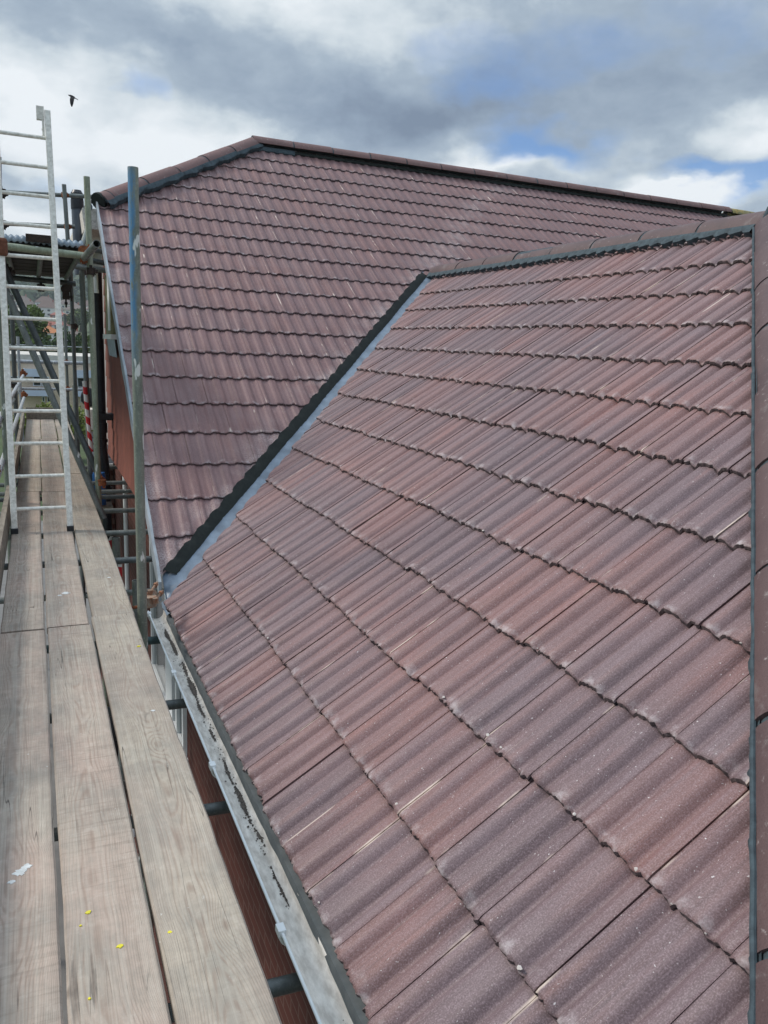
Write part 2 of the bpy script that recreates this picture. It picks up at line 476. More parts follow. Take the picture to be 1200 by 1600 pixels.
M['leaf_dark'] = leaf_mat('dark_foliage', (.035, .065, .025), (.06, .10, .035))
M['leaf_mid'] = leaf_mat('mid_foliage', (.07, .11, .03), (.11, .15, .04))
M['leaf_bright'] = leaf_mat('yellow_green_foliage', (.16, .20, .04), (.24, .28, .07))
M['leaf_hill'] = leaf_mat('hillside_wood', (.035, .06, .035), (.07, .095, .05))
M['bark'] = simple('bark', (.10, .075, .05), (.06, .045, .03), 9, .95)
for nm_, c_ in (('roof_orange', (.55, .22, .09)), ('roof_brown', (.17, .12, .10)), ('roof_greybrown', (.20, .16, .14)), ('roof_red', (.36, .13, .10))):
    M[nm_] = simple(nm_, c_, tuple(v * .75 for v in c_), 2.0, .85)
for nm_, c_ in (('wall_cream', (.68, .64, .52)), ('wall_white', (.78, .77, .74)), ('wall_redbrick', (.38, .15, .11)), ('balcony_blue', (.58, .65, .78))):
    M[nm_] = simple(nm_, c_, tuple(v * .88 for v in c_), 1.0, .8)


def moss_mat():
    m, nt, p = new_mat('lichen_covered_tile', .9, .2)
    g = nt.add('ShaderNodeNewGeometry').outputs['Position']
    n = nt.noise(g, 5, 6, .7)
    n2 = nt.noise(g, 16, 4, .7)
    col = nt.mix(nt.rng(n, .4, .6), (.17, .18, .13), (.42, .30, .10))
    col = nt.mix(nt.rng(n2, .5, .65), col, (.10, .13, .05))
    nt.put(p.inputs['Base Color'], col)
    bump(nt, p, n2, .8, .02)
    return m


M['moss'] = moss_mat()


def tape_mat():
    m, nt, p = new_mat('red_white_tape', .4, .5)
    o = nt.add('ShaderNodeTexCoord').outputs['Object']
    x, y, z = nt.xyz(o)
    a = nt.math('DIVIDE', nt.math('ARCTAN2', y, x), 2 * PI)
    f = nt.math('FRACT', nt.math('ADD', nt.math('MULTIPLY', z, 5.8), nt.math('MULTIPLY', a, 1.0)))
    nt.put(p.inputs['Base Color'], nt.mix(nt.math('GREATER_THAN', f, .5), (.75, .74, .72), (.55, .02, .03)))
    return m


M['tape'] = tape_mat()

# ------------------------------------------------------------------ mesh helpers


class MB:
    def __init__(s):
        s.v = []
        s.f = []

    def add(s, vs, fs):
        b = len(s.v)
        s.v += [tuple(q) for q in vs]
        s.f += [tuple(i + b for i in f) for f in fs]
        return s

    def box(s, x0, x1, y0, y1, z0, z1):
        vs = [(x, y, z) for z in (z0, z1) for y in (y0, y1) for x in (x0, x1)]
        return s.add(vs, [(0, 2, 3, 1), (4, 5, 7, 6), (0, 1, 5, 4), (2, 6, 7, 3), (0, 4, 6, 2), (1, 3, 7, 5)])

    def tube(s, a, b, r, r2=None, n=16, cap=True, hollow=0.0):
        a, b = Vector(a), Vector(b)
        d = (b - a).normalized()
        t = d.cross(Vector((0, 0, 1)))
        if t.length < .05:
            t = d.cross(Vector((1, 0, 0)))
        t.normalize()
        w = d.cross(t)
        r2 = r if r2 is None else r2
        vs = []
        for c, q in ((a, r), (b, r2)):
            vs += [c + (t * math.cos(2 * PI * i / n) + w * math.sin(2 * PI * i / n)) * q for i in range(n)]
        fs = [(i, (i + 1) % n, n + (i + 1) % n, n + i) for i in range(n)]
        if hollow:
            ri = r - hollow
            for c in (a, a + d * .25, b, b - d * .25):
                vs += [c + (t * math.cos(2 * PI * i / n) + w * math.sin(2 * PI * i / n)) * ri for i in range(n)]
            for i in range(n):
                j = (i + 1) % n
                fs += [(i, 2 * n + i, 2 * n + j, j), (2 * n + i, 3 * n + i, 3 * n + j, 2 * n + j)]
                fs += [(n + i, n + j, 4 * n + j, 4 * n + i), (4 * n + i, 4 * n + j, 5 * n + j, 5 * n + i)]
            fs += [tuple(3 * n + i for i in range(n)), tuple(5 * n + n - 1 - i for i in range(n))]
        elif cap:
            fs += [tuple(reversed(range(n))), tuple(range(n, 2 * n))]
        return s.add(vs, fs)

    def path(s, pts, r, n=10):
        for a, b in zip(pts[:-1], pts[1:]):
            s.tube(a, b, r, n=n)
        return s

    def build(s, name, mat, parent=None, origin=None, smooth=False, bevel=0.0):
        o = Vector(origin) if origin is not None else Vector((0, 0, 0))
        if parent is not None and origin is None:
            o = parent.location.copy()
            if parent.parent:
                o += parent.parent.location
                if parent.parent.parent:
                    o += parent.parent.parent.location
        me = bpy.data.meshes.new(name)
        me.from_pydata([(q[0] - o.x, q[1] - o.y, q[2] - o.z) for q in s.v], [], s.f)
        me.materials.append(mat)
        ob = bpy.data.objects.new(name, me)
        COL.objects.link(ob)
        if parent is None:
            ob.location = o
        else:
            ob.parent = parent
            if origin is not None:
                ob.location = o - wloc(parent)
        if smooth:
            me.polygons.foreach_set('use_smooth', [True] * len(me.polygons))
            e = ob.modifiers.new('split', 'EDGE_SPLIT')
            e.split_angle = R(40)
        if bevel:
            b = ob.modifiers.new('bevel', 'BEVEL')
            b.width = bevel
            b.segments = 2
            b.limit_method = 'ANGLE'
        me.update()
        return ob


def wloc(o):
    p = Vector((0, 0, 0))
    while o is not None:
        p += o.location
        o = o.parent
    return p


def tag(o, label=None, cat=None, group=None, kind=None):
    if label:
        o['label'] = label
    if cat:
        o['category'] = cat
    if group:
        o['group'] = group
    if kind:
        o['kind'] = kind
    return o


def thing(name, label, cat, loc, group=None):
    o = bpy.data.objects.new(name, None)
    COL.objects.link(o)
    o.location = loc
    o.empty_display_size = .2
    return tag(o, label, cat, group)


# ------------------------------------------------------------------ the tiled house
AL = R(34.4)
CA, SA = math.cos(AL), math.sin(AL)
EX, EZ = 0.789, -0.272          # eaves line of the wing slope
FY, FZ = 5.630, -0.138          # eaves line of the main slope
G, TW = 0.40, 0.2755            # gauge up the slope, cover width of a tile
RX = EX + 12.45 * G * CA        # wing ridge
RZ = -.231 + 12.45 * G * SA
MY = FY + 20.15 * G * CA        # main ridge
MZ = -.112 + 20.15 * G * SA
HIPD = -0.595                   # hip: y = x + HIPD
house = thing('house', 'red brick and tile-hung house with purplish brown interlocking tile roofs and a valley between them', 'house', (4.8, 8.0, -5.0))


def prof(u, H, flat=.47):
    w = (2 * u) % 1.0
    d = min(w, 1 - w) * 2
    q = max(0.0, min(1.0, (d - flat) / (.53 if flat > .4 else .26)))
    if flat > .4:
        q = q ** 1.45
    s = 1 - q
    return H * (s - .06 * d * (1 - q))


def tile_field(name, mat, parent, o, du, dv, c0, c1, r0, r1, bond=0.0, nu=20, H=.030, T=.030, jit=1.0, seed=1, cuts=(), skip=None, phase=0.0, carve=None, flat=.47):
    """rows r0..r1, columns c0..c1; o = origin on the eaves; du along the course, dv up the slope; each tile is a curved sheet with a thick nose"""
    rg = random.Random(seed)
    o, du, dv = Vector(o), Vector(du), Vector(dv)
    nr = du.cross(dv).normalized()
    if nr.z < 0:
        nr = -nr
    V, F, U1, U2, TI, MI = [], [], [], [], [], []
    vrows = (0.0, .035, .5, 1.06)
    for r in range(r0, r1):
        sh = bond * (r % 2) + phase
        for c in range(c0, c1):
            if skip and skip((c + sh + .5) * TW, r):
                continue
            tid = (rg.random(), rg.random(), rg.random())
            dz = rg.gauss(0, .0009) * jit
            tw = rg.gauss(0, .0015) * jit
            ds = rg.gauss(0, .0045) * jit
            du_ = rg.gauss(0, .0018) * jit
            cup = rg.gauss(0, .0012) * jit
            b = len(V)
            us = [.0012 + (.9976) * i / nu for i in range(nu + 1)]
            nose = [rg.gauss(0, .0032) * jit for _ in us]
            chip = rg.random()
            ci = rg.randrange(nu)
            for j, vv in enumerate(vrows):
                for i, u in enumerate(us):
                    h = prof(u, H, flat) * (1 if .25 < u < .75 else .90) + T * (1 - min(vv, 1.0) * .97) + dz + tw * (u - .5) + cup * (1 - vv)
                    if u < .03:
                        h -= .0025
                    if j == 0:
                        h -= .004
                        if chip < .22 and abs(i - ci) < 2:
                            h -= .007
                    s_ = (r + vv) * G + (ds + nose[i] if j == 0 else ds * (1 - vv))
                    a_ = (c + sh + u) * TW + du_
                    V.append(o + du * a_ + dv * s_ + nr * h)
                    U1.append((a_ * 1.0, s_))
                    U2.append((u if u < .5 else u - 1.0, min(vv, 1.0)))
            n1 = nu + 1
            for j in range(len(vrows) - 1):
                for i in range(nu):
                    F.append((b + j * n1 + i, b + j * n1 + i + 1, b + (j + 1) * n1 + i + 1, b + (j + 1) * n1 + i))
                    MI.append(0)
            # nose: a rough face down to the course below, and the two side edges
            k = len(V)
            for i, u in enumerate(us):
                q = V[b + i]
                a_, s_ = U1[b + i]
                rag = rg.gauss(0, .0035) * jit
                V.append(q - nr * (T * .55) - dv * (.001 + rag * .3))
                V.append(q - nr * (T * .97 + rag) + dv * .006)
                U1 += [(a_, s_)] * 2
                U2 += [(U2[b + i][0], 0.0)] * 2
            for i in range(nu):
                F.append((b + i, k + 2 * i, k + 2 * i + 2, b + i + 1))
                F.append((k + 2 * i, k + 2 * i + 1, k + 2 * i + 3, k + 2 * i + 2))
                MI += [1, 1]
            k = len(V)
            for i in (0, nu):
                for j in range(len(vrows)):
                    V.append(V[b + j * n1 + i] - nr * .010)
                    U1.append(U1[b + j * n1 + i])
                    U2.append(U2[b + j * n1 + i])
            L = len(vrows)
            for side, i in ((0, 0), (1, nu)):
                for j in range(L - 1):
                    F.append((b + j * n1 + i, b + (j + 1) * n1 + i, k + side * L + j + 1, k + side * L + j))
                    MI.append(0)
            TI += [tid] * (len(V) - b)
    me = bpy.data.meshes.new(name)
    po = wloc(parent)
    me.from_pydata([q - po for q in V], [], F)
    me.materials.append(mat)
    me.materials.append(M['tile_edge'])
    me.polygons.foreach_set('material_index', MI)
    me.polygons.foreach_set('use_smooth', [m_ == 0 for m_ in MI])
    li = np.empty(len(me.loops), dtype=np.int32)
    me.loops.foreach_get('vertex_index', li)
    a1, a2, a3 = np.array(U1, dtype=np.float32), np.array(U2, dtype=np.float32), np.array(TI, dtype=np.float32)
    l1 = me.uv_layers.new(name='metres')
    l1.data.foreach_set('uv', a1[li].ravel())
    l2 = me.uv_layers.new(name='tile')
    l2.data.foreach_set('uv', a2[li].ravel())
    at = me.color_attributes.new('tid', 'FLOAT_COLOR', 'CORNER')
    at.data.foreach_set('color', np.concatenate([a3[li], np.ones((len(li), 1), np.float32)], 1).ravel())
    if cuts:
        bm = bmesh.new()
        bm.from_mesh(me)
        for co, no in cuts:
            bmesh.ops.bisect_plane(bm, geom=bm.verts[:] + bm.edges[:] + bm.faces[:], plane_co=Vector(co) - po, plane_no=Vector(no), clear_outer=True, dist=1e-5)
        if carve:
            for co, no in carve[0]:
                bmesh.ops.bisect_plane(bm, geom=bm.verts[:] + bm.edges[:] + bm.faces[:], plane_co=Vector(co) - po, plane_no=Vector(no), dist=1e-5)
            dead = [f_ for f_ in bm.faces if carve[1](f_.calc_center_median() + po)]
            bmesh.ops.delete(bm, geom=dead, context='FACES')
        bm.to_mesh(me)
        bm.free()
    ob = bpy.data.objects.new(name, me)
    COL.objects.link(ob)
    ob.parent = parent
    return ob


D2 = 1 / math.sqrt(2)
# wing slope that fills the foreground; u runs toward the camera (-y)
NY0 = 2.753 + TW * 11          # a joint at y = 2.753
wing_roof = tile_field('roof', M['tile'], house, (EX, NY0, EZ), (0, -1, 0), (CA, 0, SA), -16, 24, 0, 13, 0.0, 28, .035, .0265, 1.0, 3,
                       cuts=[((0, 4.640, 0), (-D2, D2, 0)), ((0, HIPD + .03, 0), (D2, -D2, 0)), ((RX, 0, 0), (1, 0, 0))],
                       skip=lambda a, r: not (r * G * CA + EX + HIPD - .5 < NY0 - a < r * G * CA + EX + G + 4.64 + .3))
tag(wing_roof, 'foreground roof slope of mottled purple and red tiles')
# main slope behind the valley, half bond
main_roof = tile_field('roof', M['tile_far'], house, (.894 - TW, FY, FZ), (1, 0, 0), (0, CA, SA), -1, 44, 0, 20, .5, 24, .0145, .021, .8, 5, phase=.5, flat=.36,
                       cuts=[((.772, 0, 0), (-1, 0, 0)), ((12.62, 0, 0), (1, 0, 0)), ((.77, 10.30, 0), (-2.01, 2.35, 0))],
                       carve=([((0, 4.857, 0), (D2, -D2, 0)), ((0, 9.50, 0), (0, 1, 0))], lambda c: c.y < 9.50 and c.x > c.y - 4.857),
                       skip=lambda a, r: r * G * CA + FY + G < 9.4 and a + .62 > r * G * CA + FY - 4.857 + G + .4)
tag(main_roof, 'back roof slope of even brown tiles in half bond')


def slab(name, mat, parent, quad, t=.04):
    q = [Vector(a) for a in quad]
    n = (q[1] - q[0]).cross(q[2] - q[0]).normalized()
    if n.z < 0:
        n = -n
    k = len(q)
    vs = q + [a - n * t for a in q]
    fs = [tuple(range(k)), tuple(reversed(range(k, 2 * k)))] + [(i, (i + 1) % k, k + (i + 1) % k, k + i) for i in range(k)]
    return MB().add(vs, fs).build(name, mat, parent)


# hidden sides of the roof, so the house is whole from any side
RYE = RX - .0 + HIPD            # y where the wing ridge meets the hip
FX = 2 * RX - EX                # far eaves of the wing
tile_field('roof', M['tile'], house, (EX, EX + HIPD, EZ), (1, 0, 0), (0, CA, SA), 0, 31, 0, 13, 0, 8, .030, .030, 1, 9,
           cuts=[((0, HIPD, 0), (-D2, D2, 0)), ((FX, EX + HIPD, 0), (D2, D2, 0))])
slab('roof', M['tile_far'], house, [(FX, EX + HIPD, EZ), (RX, RYE, RZ), (RX, RX + 4.66, RZ), (FX, FX + 4.66 - 3.2, EZ)])
slab('roof', M['tile_far'], house, [(3.1, MY, MZ), (12.6, MY, MZ), (12.6, 15.0, MZ - (15.0 - MY) * .685), (.90, 15.0, MZ - (15.0 - MY) * .685), (.86, 14.4, 3.10)])
slab('roof', M['tile_far'], house, [(.80, 10.30, 3.06), (3.1, MY, MZ), (.80, 14.4, 3.06)])
# sarking below the tiles: keeps light out of the joints
slab('roof_felt', M['dark'], wing_roof, [(EX + .10, EX + HIPD + .12, EZ + .03), (RX, RYE + .05, RZ - .085), (RX, RX + 4.60, RZ - .085), (EX + .10, EX + 4.6, EZ + .03)], .02)
slab('roof_felt', M['dark'], main_roof, [(.82, FY + .05, FZ - .02), (5.0, 9.75, FZ - .02 + 4.1 * .685), (12.5, 9.75, FZ - .02 + 4.1 * .685), (12.5, MY, MZ - .085), (3.0, MY, MZ - .085), (.82, 10.30, 3.03)], .02)


def arch_tile(a, b, up, r, ang=74, t=.016, n=14, droop=0.0):
    """one half-round ridge tile from a to b"""
    a, b, up = Vector(a), Vector(b), Vector(up)
    d = (b - a).normalized()
    side = d.cross(up).normalized()
    up = side.cross(d).normalized()
    m = MB()
    vs = []
    for c, rr in ((a, r), (b, r)):
        for q in (rr, rr - t):
            for i in range(n + 1):
                th = R(-ang + 2 * ang * i / n)
                vs.append(c + side * math.sin(th) * q + up * (math.cos(th) * q - r * .62))
    k = n + 1
    fs = []
    for i in range(n):
        fs += [(i, i + 1, 2 * k + i + 1, 2 * k + i), (k + i, 3 * k + i, 3 * k + i + 1, k + i + 1), (i, k + i, k + i + 1, i + 1), (2 * k + i, 2 * k + i + 1, 3 * k + i + 1, 3 * k + i)]
    fs += [(0, 2 * k, 3 * k, k), (n, k + n, 3 * k + n, 2 * k + n)]
    return m.add(vs, fs)


def ridge_run(name, p0, p1, up, first, pitch, r, mat, parent, gap=.026, ang=74, mortar=True, seed=1):
    rg = random.Random(seed)
    p0, p1 = Vector(p0), Vector(p1)
    L = (p1 - p0).length
    d = (p1 - p0) / L
    side = d.cross(Vector(up)).normalized()
    cuts = [0.0]
    s = first
    while s < L - .08:
        cuts.append(s)
        s += pitch
    cuts.append(L)
    for s0, s1 in zip(cuts[:-1], cuts[1:]):
        off = side * rg.gauss(0, .003) + Vector(up) * rg.gauss(0, .003)
        off2 = off + side * rg.gauss(0, .003) + Vector(up) * rg.gauss(0, .002)
        arch_tile(p0 + d * (s0 + gap / 2) + off, p0 + d * (s1 - gap / 2) + off2, up, r, ang).build(name, mat, parent, smooth=True)
    if mortar:
        b = arch_tile(p0 + d * .01, p1 - d * .01, up, r - .0125, ang, .02, 14)
        b.build('joint_mortar', M['mortar'], parent, smooth=True)


def mortar_strip(parent, p0, p1, inward, up, w0, w1, h0, h1, step=.05, mat='mortar', wave=None, seed=2, name='mortar_bedding'):
    """wavy-edged bed of mortar along a ridge or hip: from offset w0/height h0 (under the ridge tile) to w1/h1 (on the tiles)"""
    rg = random.Random(seed)
    p0, p1, inward, up = Vector(p0), Vector(p1), Vector(inward), Vector(up)
    L = (p1 - p0).length
    n = int(L / step)
    vs, fs = [], []
    for i in range(n + 1):
        c = p0 + (p1 - p0) * (i / n)
        dw = (wave(i * L / n) if wave else 0) + rg.gauss(0, .006)
        vs += [c + inward * w0 + up * h0, c + inward * ((w0 + w1) / 2) + up * ((h0 + h1) / 2 + .006), c + inward * (w1 + dw) + up * h1, c + inward * (w1 + dw - .01) + up * (h1 - .06)]
    for i in range(n):
        for k in range(3):
            fs.append((4 * i + k, 4 * i + k + 1, 4 * i + k + 5, 4 * i + k + 4))
    return MB().add(vs, fs).build(name, M[mat], parent, smooth=True)


UPZ = Vector((0, 0, 1))
# wing ridge
ridge_run('ridge_tile', (RX, RYE + .02, RZ + .020), (RX, RX + 4.66, RZ + .020), UPZ, .0 + 4.39 - RYE - .02 if 4.39 > RYE + .1 else .60, .648, .155, M['ridge'], wing_roof, seed=4)
NN = Vector((-SA, 0, CA))
DN = Vector((-CA, 0, -SA))
mortar_strip(wing_roof, (RX, RYE + .05, RZ), (RX, RX + 4.62, RZ), DN, NN, .12, .200, .062, .041, .03, wave=lambda s: .020 * math.sin(s / TW * 4 * PI))
# wing hip running down beside the camera
hup = Vector((-SA * D2 * .5, -SA * D2 * .5, 1)).normalized()
h0 = Vector((RX - .02, RYE - .02, RZ + .025))
h1 = Vector((EX - .02, EX - .02 + HIPD, EZ + .096))
dh = (h1 - h0).normalized()
side_h = dh.cross(UPZ).normalized()
up_h = side_h.cross(dh).normalized()
if up_h.z < 0:
    up_h = -up_h
ridge_run('hip_tile', h0, h1, up_h, .62, .667, .155, M['ridge'], wing_roof, seed=6)
inw = Vector((-D2, D2, 0))
bead = MB()
rb_ = random.Random(61)
prev = None
for i in range(91):
    c = h0.lerp(h1, i / 90) + inw * (.1525 + rb_.gauss(0, .0012)) + up_h * (-.050 + rb_.gauss(0, .001))
    if prev is not None:
        bead.tube(prev, c, .0085, n=8, cap=False)
    prev = c
bead.build('edge_mortar', M['mortar'], wing_roof, smooth=True)
mortar_strip(wing_roof, h0, h1, inw, up_h, .138, .148, -.034, -.090, .03, wave=lambda s: .003 * math.sin(s / .19 * PI), seed=8)
mortar_strip(wing_roof, h0, h1, -inw, up_h, .12, .20, .0, -.07, .03, wave=lambda s: .012 * math.sin(s / .19 * PI), seed=9)
# cap of mortar where ridge and hip meet
bm_ = MB()
bm_.tube((RX - .145, RYE - .01, RZ - .025), (RX - .09, RYE + .0, RZ + .08), .017, n=10).tube((RX - .09, RYE, RZ + .08), (RX, RYE + .01, RZ + .10), .016, n=10)
bm_.build('mitre_mortar', M['mortar'], wing_roof, smooth=True)
# main ridge and half hip
ridge_run('ridge_tile', (3.09, MY, MZ + .065), (12.58, MY, MZ + .065), UPZ, .62, .622, .160, M['ridge_far'], main_roof, gap=.024, seed=11)
MN, MD = Vector((0, -SA, CA)), Vector((0, -CA, -SA))
mortar_strip(main_roof, (3.6, MY, MZ), (12.5, MY, MZ), MD, MN, .10, .138, .030, .004, .04, 'black_trim', wave=lambda s: .012 * math.sin(s / TW * 4 * PI), name='ridge_shadow_seal')  # black dry-ridge strip; its colour also stands in for shadow under the ridge tiles
mortar_strip(main_roof, (3.0, MY, MZ), (3.72, MY, MZ), MD, MN, .12, .185, .045, .008, .04, wave=lambda s: .012 * math.sin(s / TW * 4 * PI))
q0, q1 = Vector((3.12, MY - .01, MZ + .05)), Vector((.77, 10.28, 3.14))
dq = (q1 - q0).normalized()
ridge_run('hip_tile', q0, q1, UPZ, .66, .64, .150, M['ridge_far'], main_roof, seed=12)
iq = (MD - dq * MD.dot(dq)).normalized()
mortar_strip(main_roof, q0, q1, iq, MN, .12, .180, .04, .010, .04, wave=lambda s: .016 * math.sin(s / .2 * PI), seed=13)
# end of the hip: hollow mouth filled dark
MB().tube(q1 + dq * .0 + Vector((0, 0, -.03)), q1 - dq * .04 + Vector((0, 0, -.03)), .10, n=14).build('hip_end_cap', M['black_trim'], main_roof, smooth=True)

# valley: pale lining and the dark seal against the cut tiles of the main slope
vs, fs = [], []
nV = 90
for i in range(nV + 1):
    t = i / nV
    yv = 5.32 + (9.58 - 5.32) * t
    zz = lambda X: max(EZ + (X - EX) * .6847, FZ + (yv - FY) * .6847)
    row = []
    for off in (-.22, -.12, -.02, .05, .13):
        X = max(yv - 4.667 + off, .79)
        zN = EZ + (X - EX) * .6847
        zF = FZ + (yv - FY) * .6847
        row.append((X, yv, max(zN, zF) + (.006 if off in (-.22, .13) else .0) - (.004 if off > .1 else 0)))
    vs += row
for i in range(nV):
    for k in range(4):
        fs.append((5 * i + k, 5 * i + k + 1, 5 * i + k + 6, 5 * i + k + 5))
valley = MB().add(vs, fs).build('valley_gutter', M['lead'], house, smooth=True)
tag(valley, 'blue-grey valley lining between the two slopes')
sol = valley.modifiers.new('thick', 'SOLIDIFY')
sol.thickness = .004
rg = random.Random(21)
vs, fs = [], []
nS = 260
for i in range(nS + 1):
    t = i / nS
    yv = 5.66 + (9.50 - 5.66) * t
    zF = FZ + (yv - FY) * .6847
    w = .005 * math.sin((yv) / TW * 4 * PI + 2 * math.sin(yv * 3)) + rg.gauss(0, .003)
    wob = .004 * math.sin(yv * 9) + rg.gauss(0, .002)
    hi = .036 + prof(((yv - 4.857) / TW) % 1.0, .02)
    x0 = yv - 4.857
    vs += [(x0 - .012 - w, yv, zF + .03), (x0 - .008 - w, yv, zF + hi), (x0 + .02, yv, zF + .034), (x0 + .076 + wob, yv, zF + .010), (x0 + .082 + wob, yv, zF + .002)]
for i in range(nS):
    for k in range(4):
        fs.append((5 * i + k, 5 * i + k + 1, 5 * i + k + 6, 5 * i + k + 5))
seal = MB().add(vs, fs).build('valley_seal', M['black_trim'], valley, smooth=True)
tag(seal, 'black wavy seal along the cut edge of the back slope')
# lead tongue at the foot of the valley
vs = []
fs = []
for i in range(9):
    for j in range(6):
        X = .775 + .09 * i / 8
        Yq = 5.22 + .26 * j / 5
        vs.append((X - .02, Yq, EZ + .015 + (X - EX) * .62 + rg.gauss(0, .008)))
for i in range(8):
    for j in range(5):
        a = i * 6 + j
        fs.append((a, a + 1, a + 7, a + 6))
MB().add(vs, fs).build('lead_tongue', M['lead'], valley, smooth=True)

# verge trim of the main gable
vb = MB()
for (ofx0, ofx1, z0, z1) in ((.752, .772, -.085, .036),):
    n = 30
    pts = []
    for i in range(n + 1):
        yv = 5.56 + (10.33 - 5.56) * i / n
        zF = FZ + (yv - FY) * .6847
        jx = rg.gauss(0, .0018)
        pts += [(ofx0 + jx, yv, zF + z0), (ofx1 + jx, yv, zF + z0), (ofx1 + jx, yv, zF + z1 + .022), (ofx0 + jx, yv, zF + z1 + .022)]
    f = [(3, 2, 1, 0), (4 * n, 4 * n + 1, 4 * n + 2, 4 * n + 3)]
    for i in range(n):
        for k in range(4):
            f.append((4 * i + k, 4 * i + (k + 1) % 4, 4 * i + 4 + (k + 1) % 4, 4 * i + 4 + k))
    vb.add(pts, f)
verge = vb.build('verge_trim', M['verge'], main_roof)
tag(verge, 'pale grey trim along the gable edge')
# dusting of cut cement beside the verge and the valley
fb = MB()
for i in range(70):
    yv = 5.7 + 4.5 * rg.random() ** 1.3
    x0 = .775 + abs(rg.gauss(0, .010))

# walls
walls = MB()
walls.box(.95, 8.6, .62, 5.9, -5.0, EZ + .02)
bw = walls.build('brick_wall', M['brick'], house)
wb = MB()
wb.box(.952, 12.4, 5.9, 14.3, -5.0, .04)
bw2 = wb.build('brick_wall', M['brick'], house)
# tile hanging on the gable: lapped courses
hb = MB()
for k in range(15):
    z0 = .04 + k * .205
    z1 = z0 + .215
    ya = max(5.72, FY + (z0 + .12 - FZ) / .6847)
    yb = max(5.72, FY + (z1 + .12 - FZ) / .6847)
    dj = rg.gauss(0, .002)
    hb.add([(.862 + dj, ya, z0), (.862 + dj, 11.1, z0), (.878, 11.1, z1), (.878, yb, z1), (.95, ya, z0), (.95, 11.1, z0), (.95, 11.1, z1), (.95, yb, z1)],
           [(0, 1, 2, 3), (0, 4, 5, 1), (3, 2, 6, 7), (1, 5, 6, 2), (0, 3, 7, 4)])
hung = hb.build('tile_hanging', M['hung'], house)
tag(hung, 'salmon red hung tiles on the gable wall')
MB().box(.93, 1.2, 11.12, 14.3, .04, 3.0).build('rendered_wall', M['render'], house)
MB().add([(.955, 5.9, .045), (.955, 10.94, .045), (.955, 10.94, 3.0), (.955, 10.3, 3.0), (1.15, 5.9, .045), (1.15, 10.94, .045), (1.15, 10.94, 3.0), (1.15, 10.3, 3.0)], [(0, 1, 2, 3), (7, 6, 5, 4), (0, 4, 5, 1), (1, 5, 6, 2), (2, 6, 7, 3), (3, 7, 4, 0)]).build('gable_backing', M['dark'], house)
# fascia and soffit of the wing eaves
MB().box(.80, .822, EX + HIPD, 5.4, -.42, EZ - .01).build('fascia_board', M['white_dirty'], house)
MB().box(.822, .95, .62, 5.4, -.415, -.40).build('soffit', M['white'], house)
# box end under the half hip
MB().add([(.62, 10.3, 2.80), (.93, 10.3, 2.80), (.93, 14.2, 2.80), (.62, 14.2, 2.80), (.60, 10.3, 3.03), (.93, 10.3, 3.03), (.93, 14.2, 3.03), (.60, 14.2, 3.03)],
         [(0, 3, 2, 1), (4, 5, 6, 7), (0, 1, 5, 4), (2, 3, 7, 6), (0, 4, 7, 3), (1, 2, 6, 5)]).build('eaves_box', M['white_dirty'], house)
MB().tube((.665, 10.25, 3.04), (.66, 12.0, 3.04), .045).build('eaves_gutter', M['flue'], house, smooth=True)

# eaves gutter of the wing
gz = -.300
gu = MB()
ng = 14
ys = [.10 + (5.44 - .10) * i / 40 for i in range(41)]
vs, fs = [], []
for y_ in ys:
    wv = .003 * math.sin(y_ * 2.1)
    for i in range(ng + 1):
        th = PI * i / ng
        vs.append((.716 - .054 * math.cos(th) + wv, y_, gz - .062 * math.sin(th) ** .8))
k = ng + 1
for j in range(len(ys) - 1):
    for i in range(ng):
        fs.append((j * k + i, j * k + i + 1, (j + 1) * k + i + 1, (j + 1) * k + i))
gu.add(vs, fs)
gut = gu.build('eaves_gutter', M['white_dirty'], house, smooth=True)
s_ = gut.modifiers.new('thick', 'SOLIDIFY')
s_.thickness = .004
s_.offset = 1
tag(gut, 'white plastic gutter holding dark silt')
MB().tube((.659, .10, gz + .002), (.659, 5.44, gz + .002), .0055, n=8).build('gutter_rim', M['white'], gut, smooth=True)
for yb in (1.15, 2.15, 3.24, 4.32, 5.38):
    b = MB()
    b.box(.645, .672, yb - .02, yb + .02, gz - .012, gz + .014)
    pts = [(.716 - .062 * math.cos(PI * i / 10), yb, gz - .072 * math.sin(PI * i / 10) ** .8) for i in range(0, 11)]
    for a_, c_ in zip(pts[:-1], pts[1:]):
        b.tube(a_, c_, .006, n=6)
    b.build('gutter_bracket', M['white'], gut, bevel=.002)
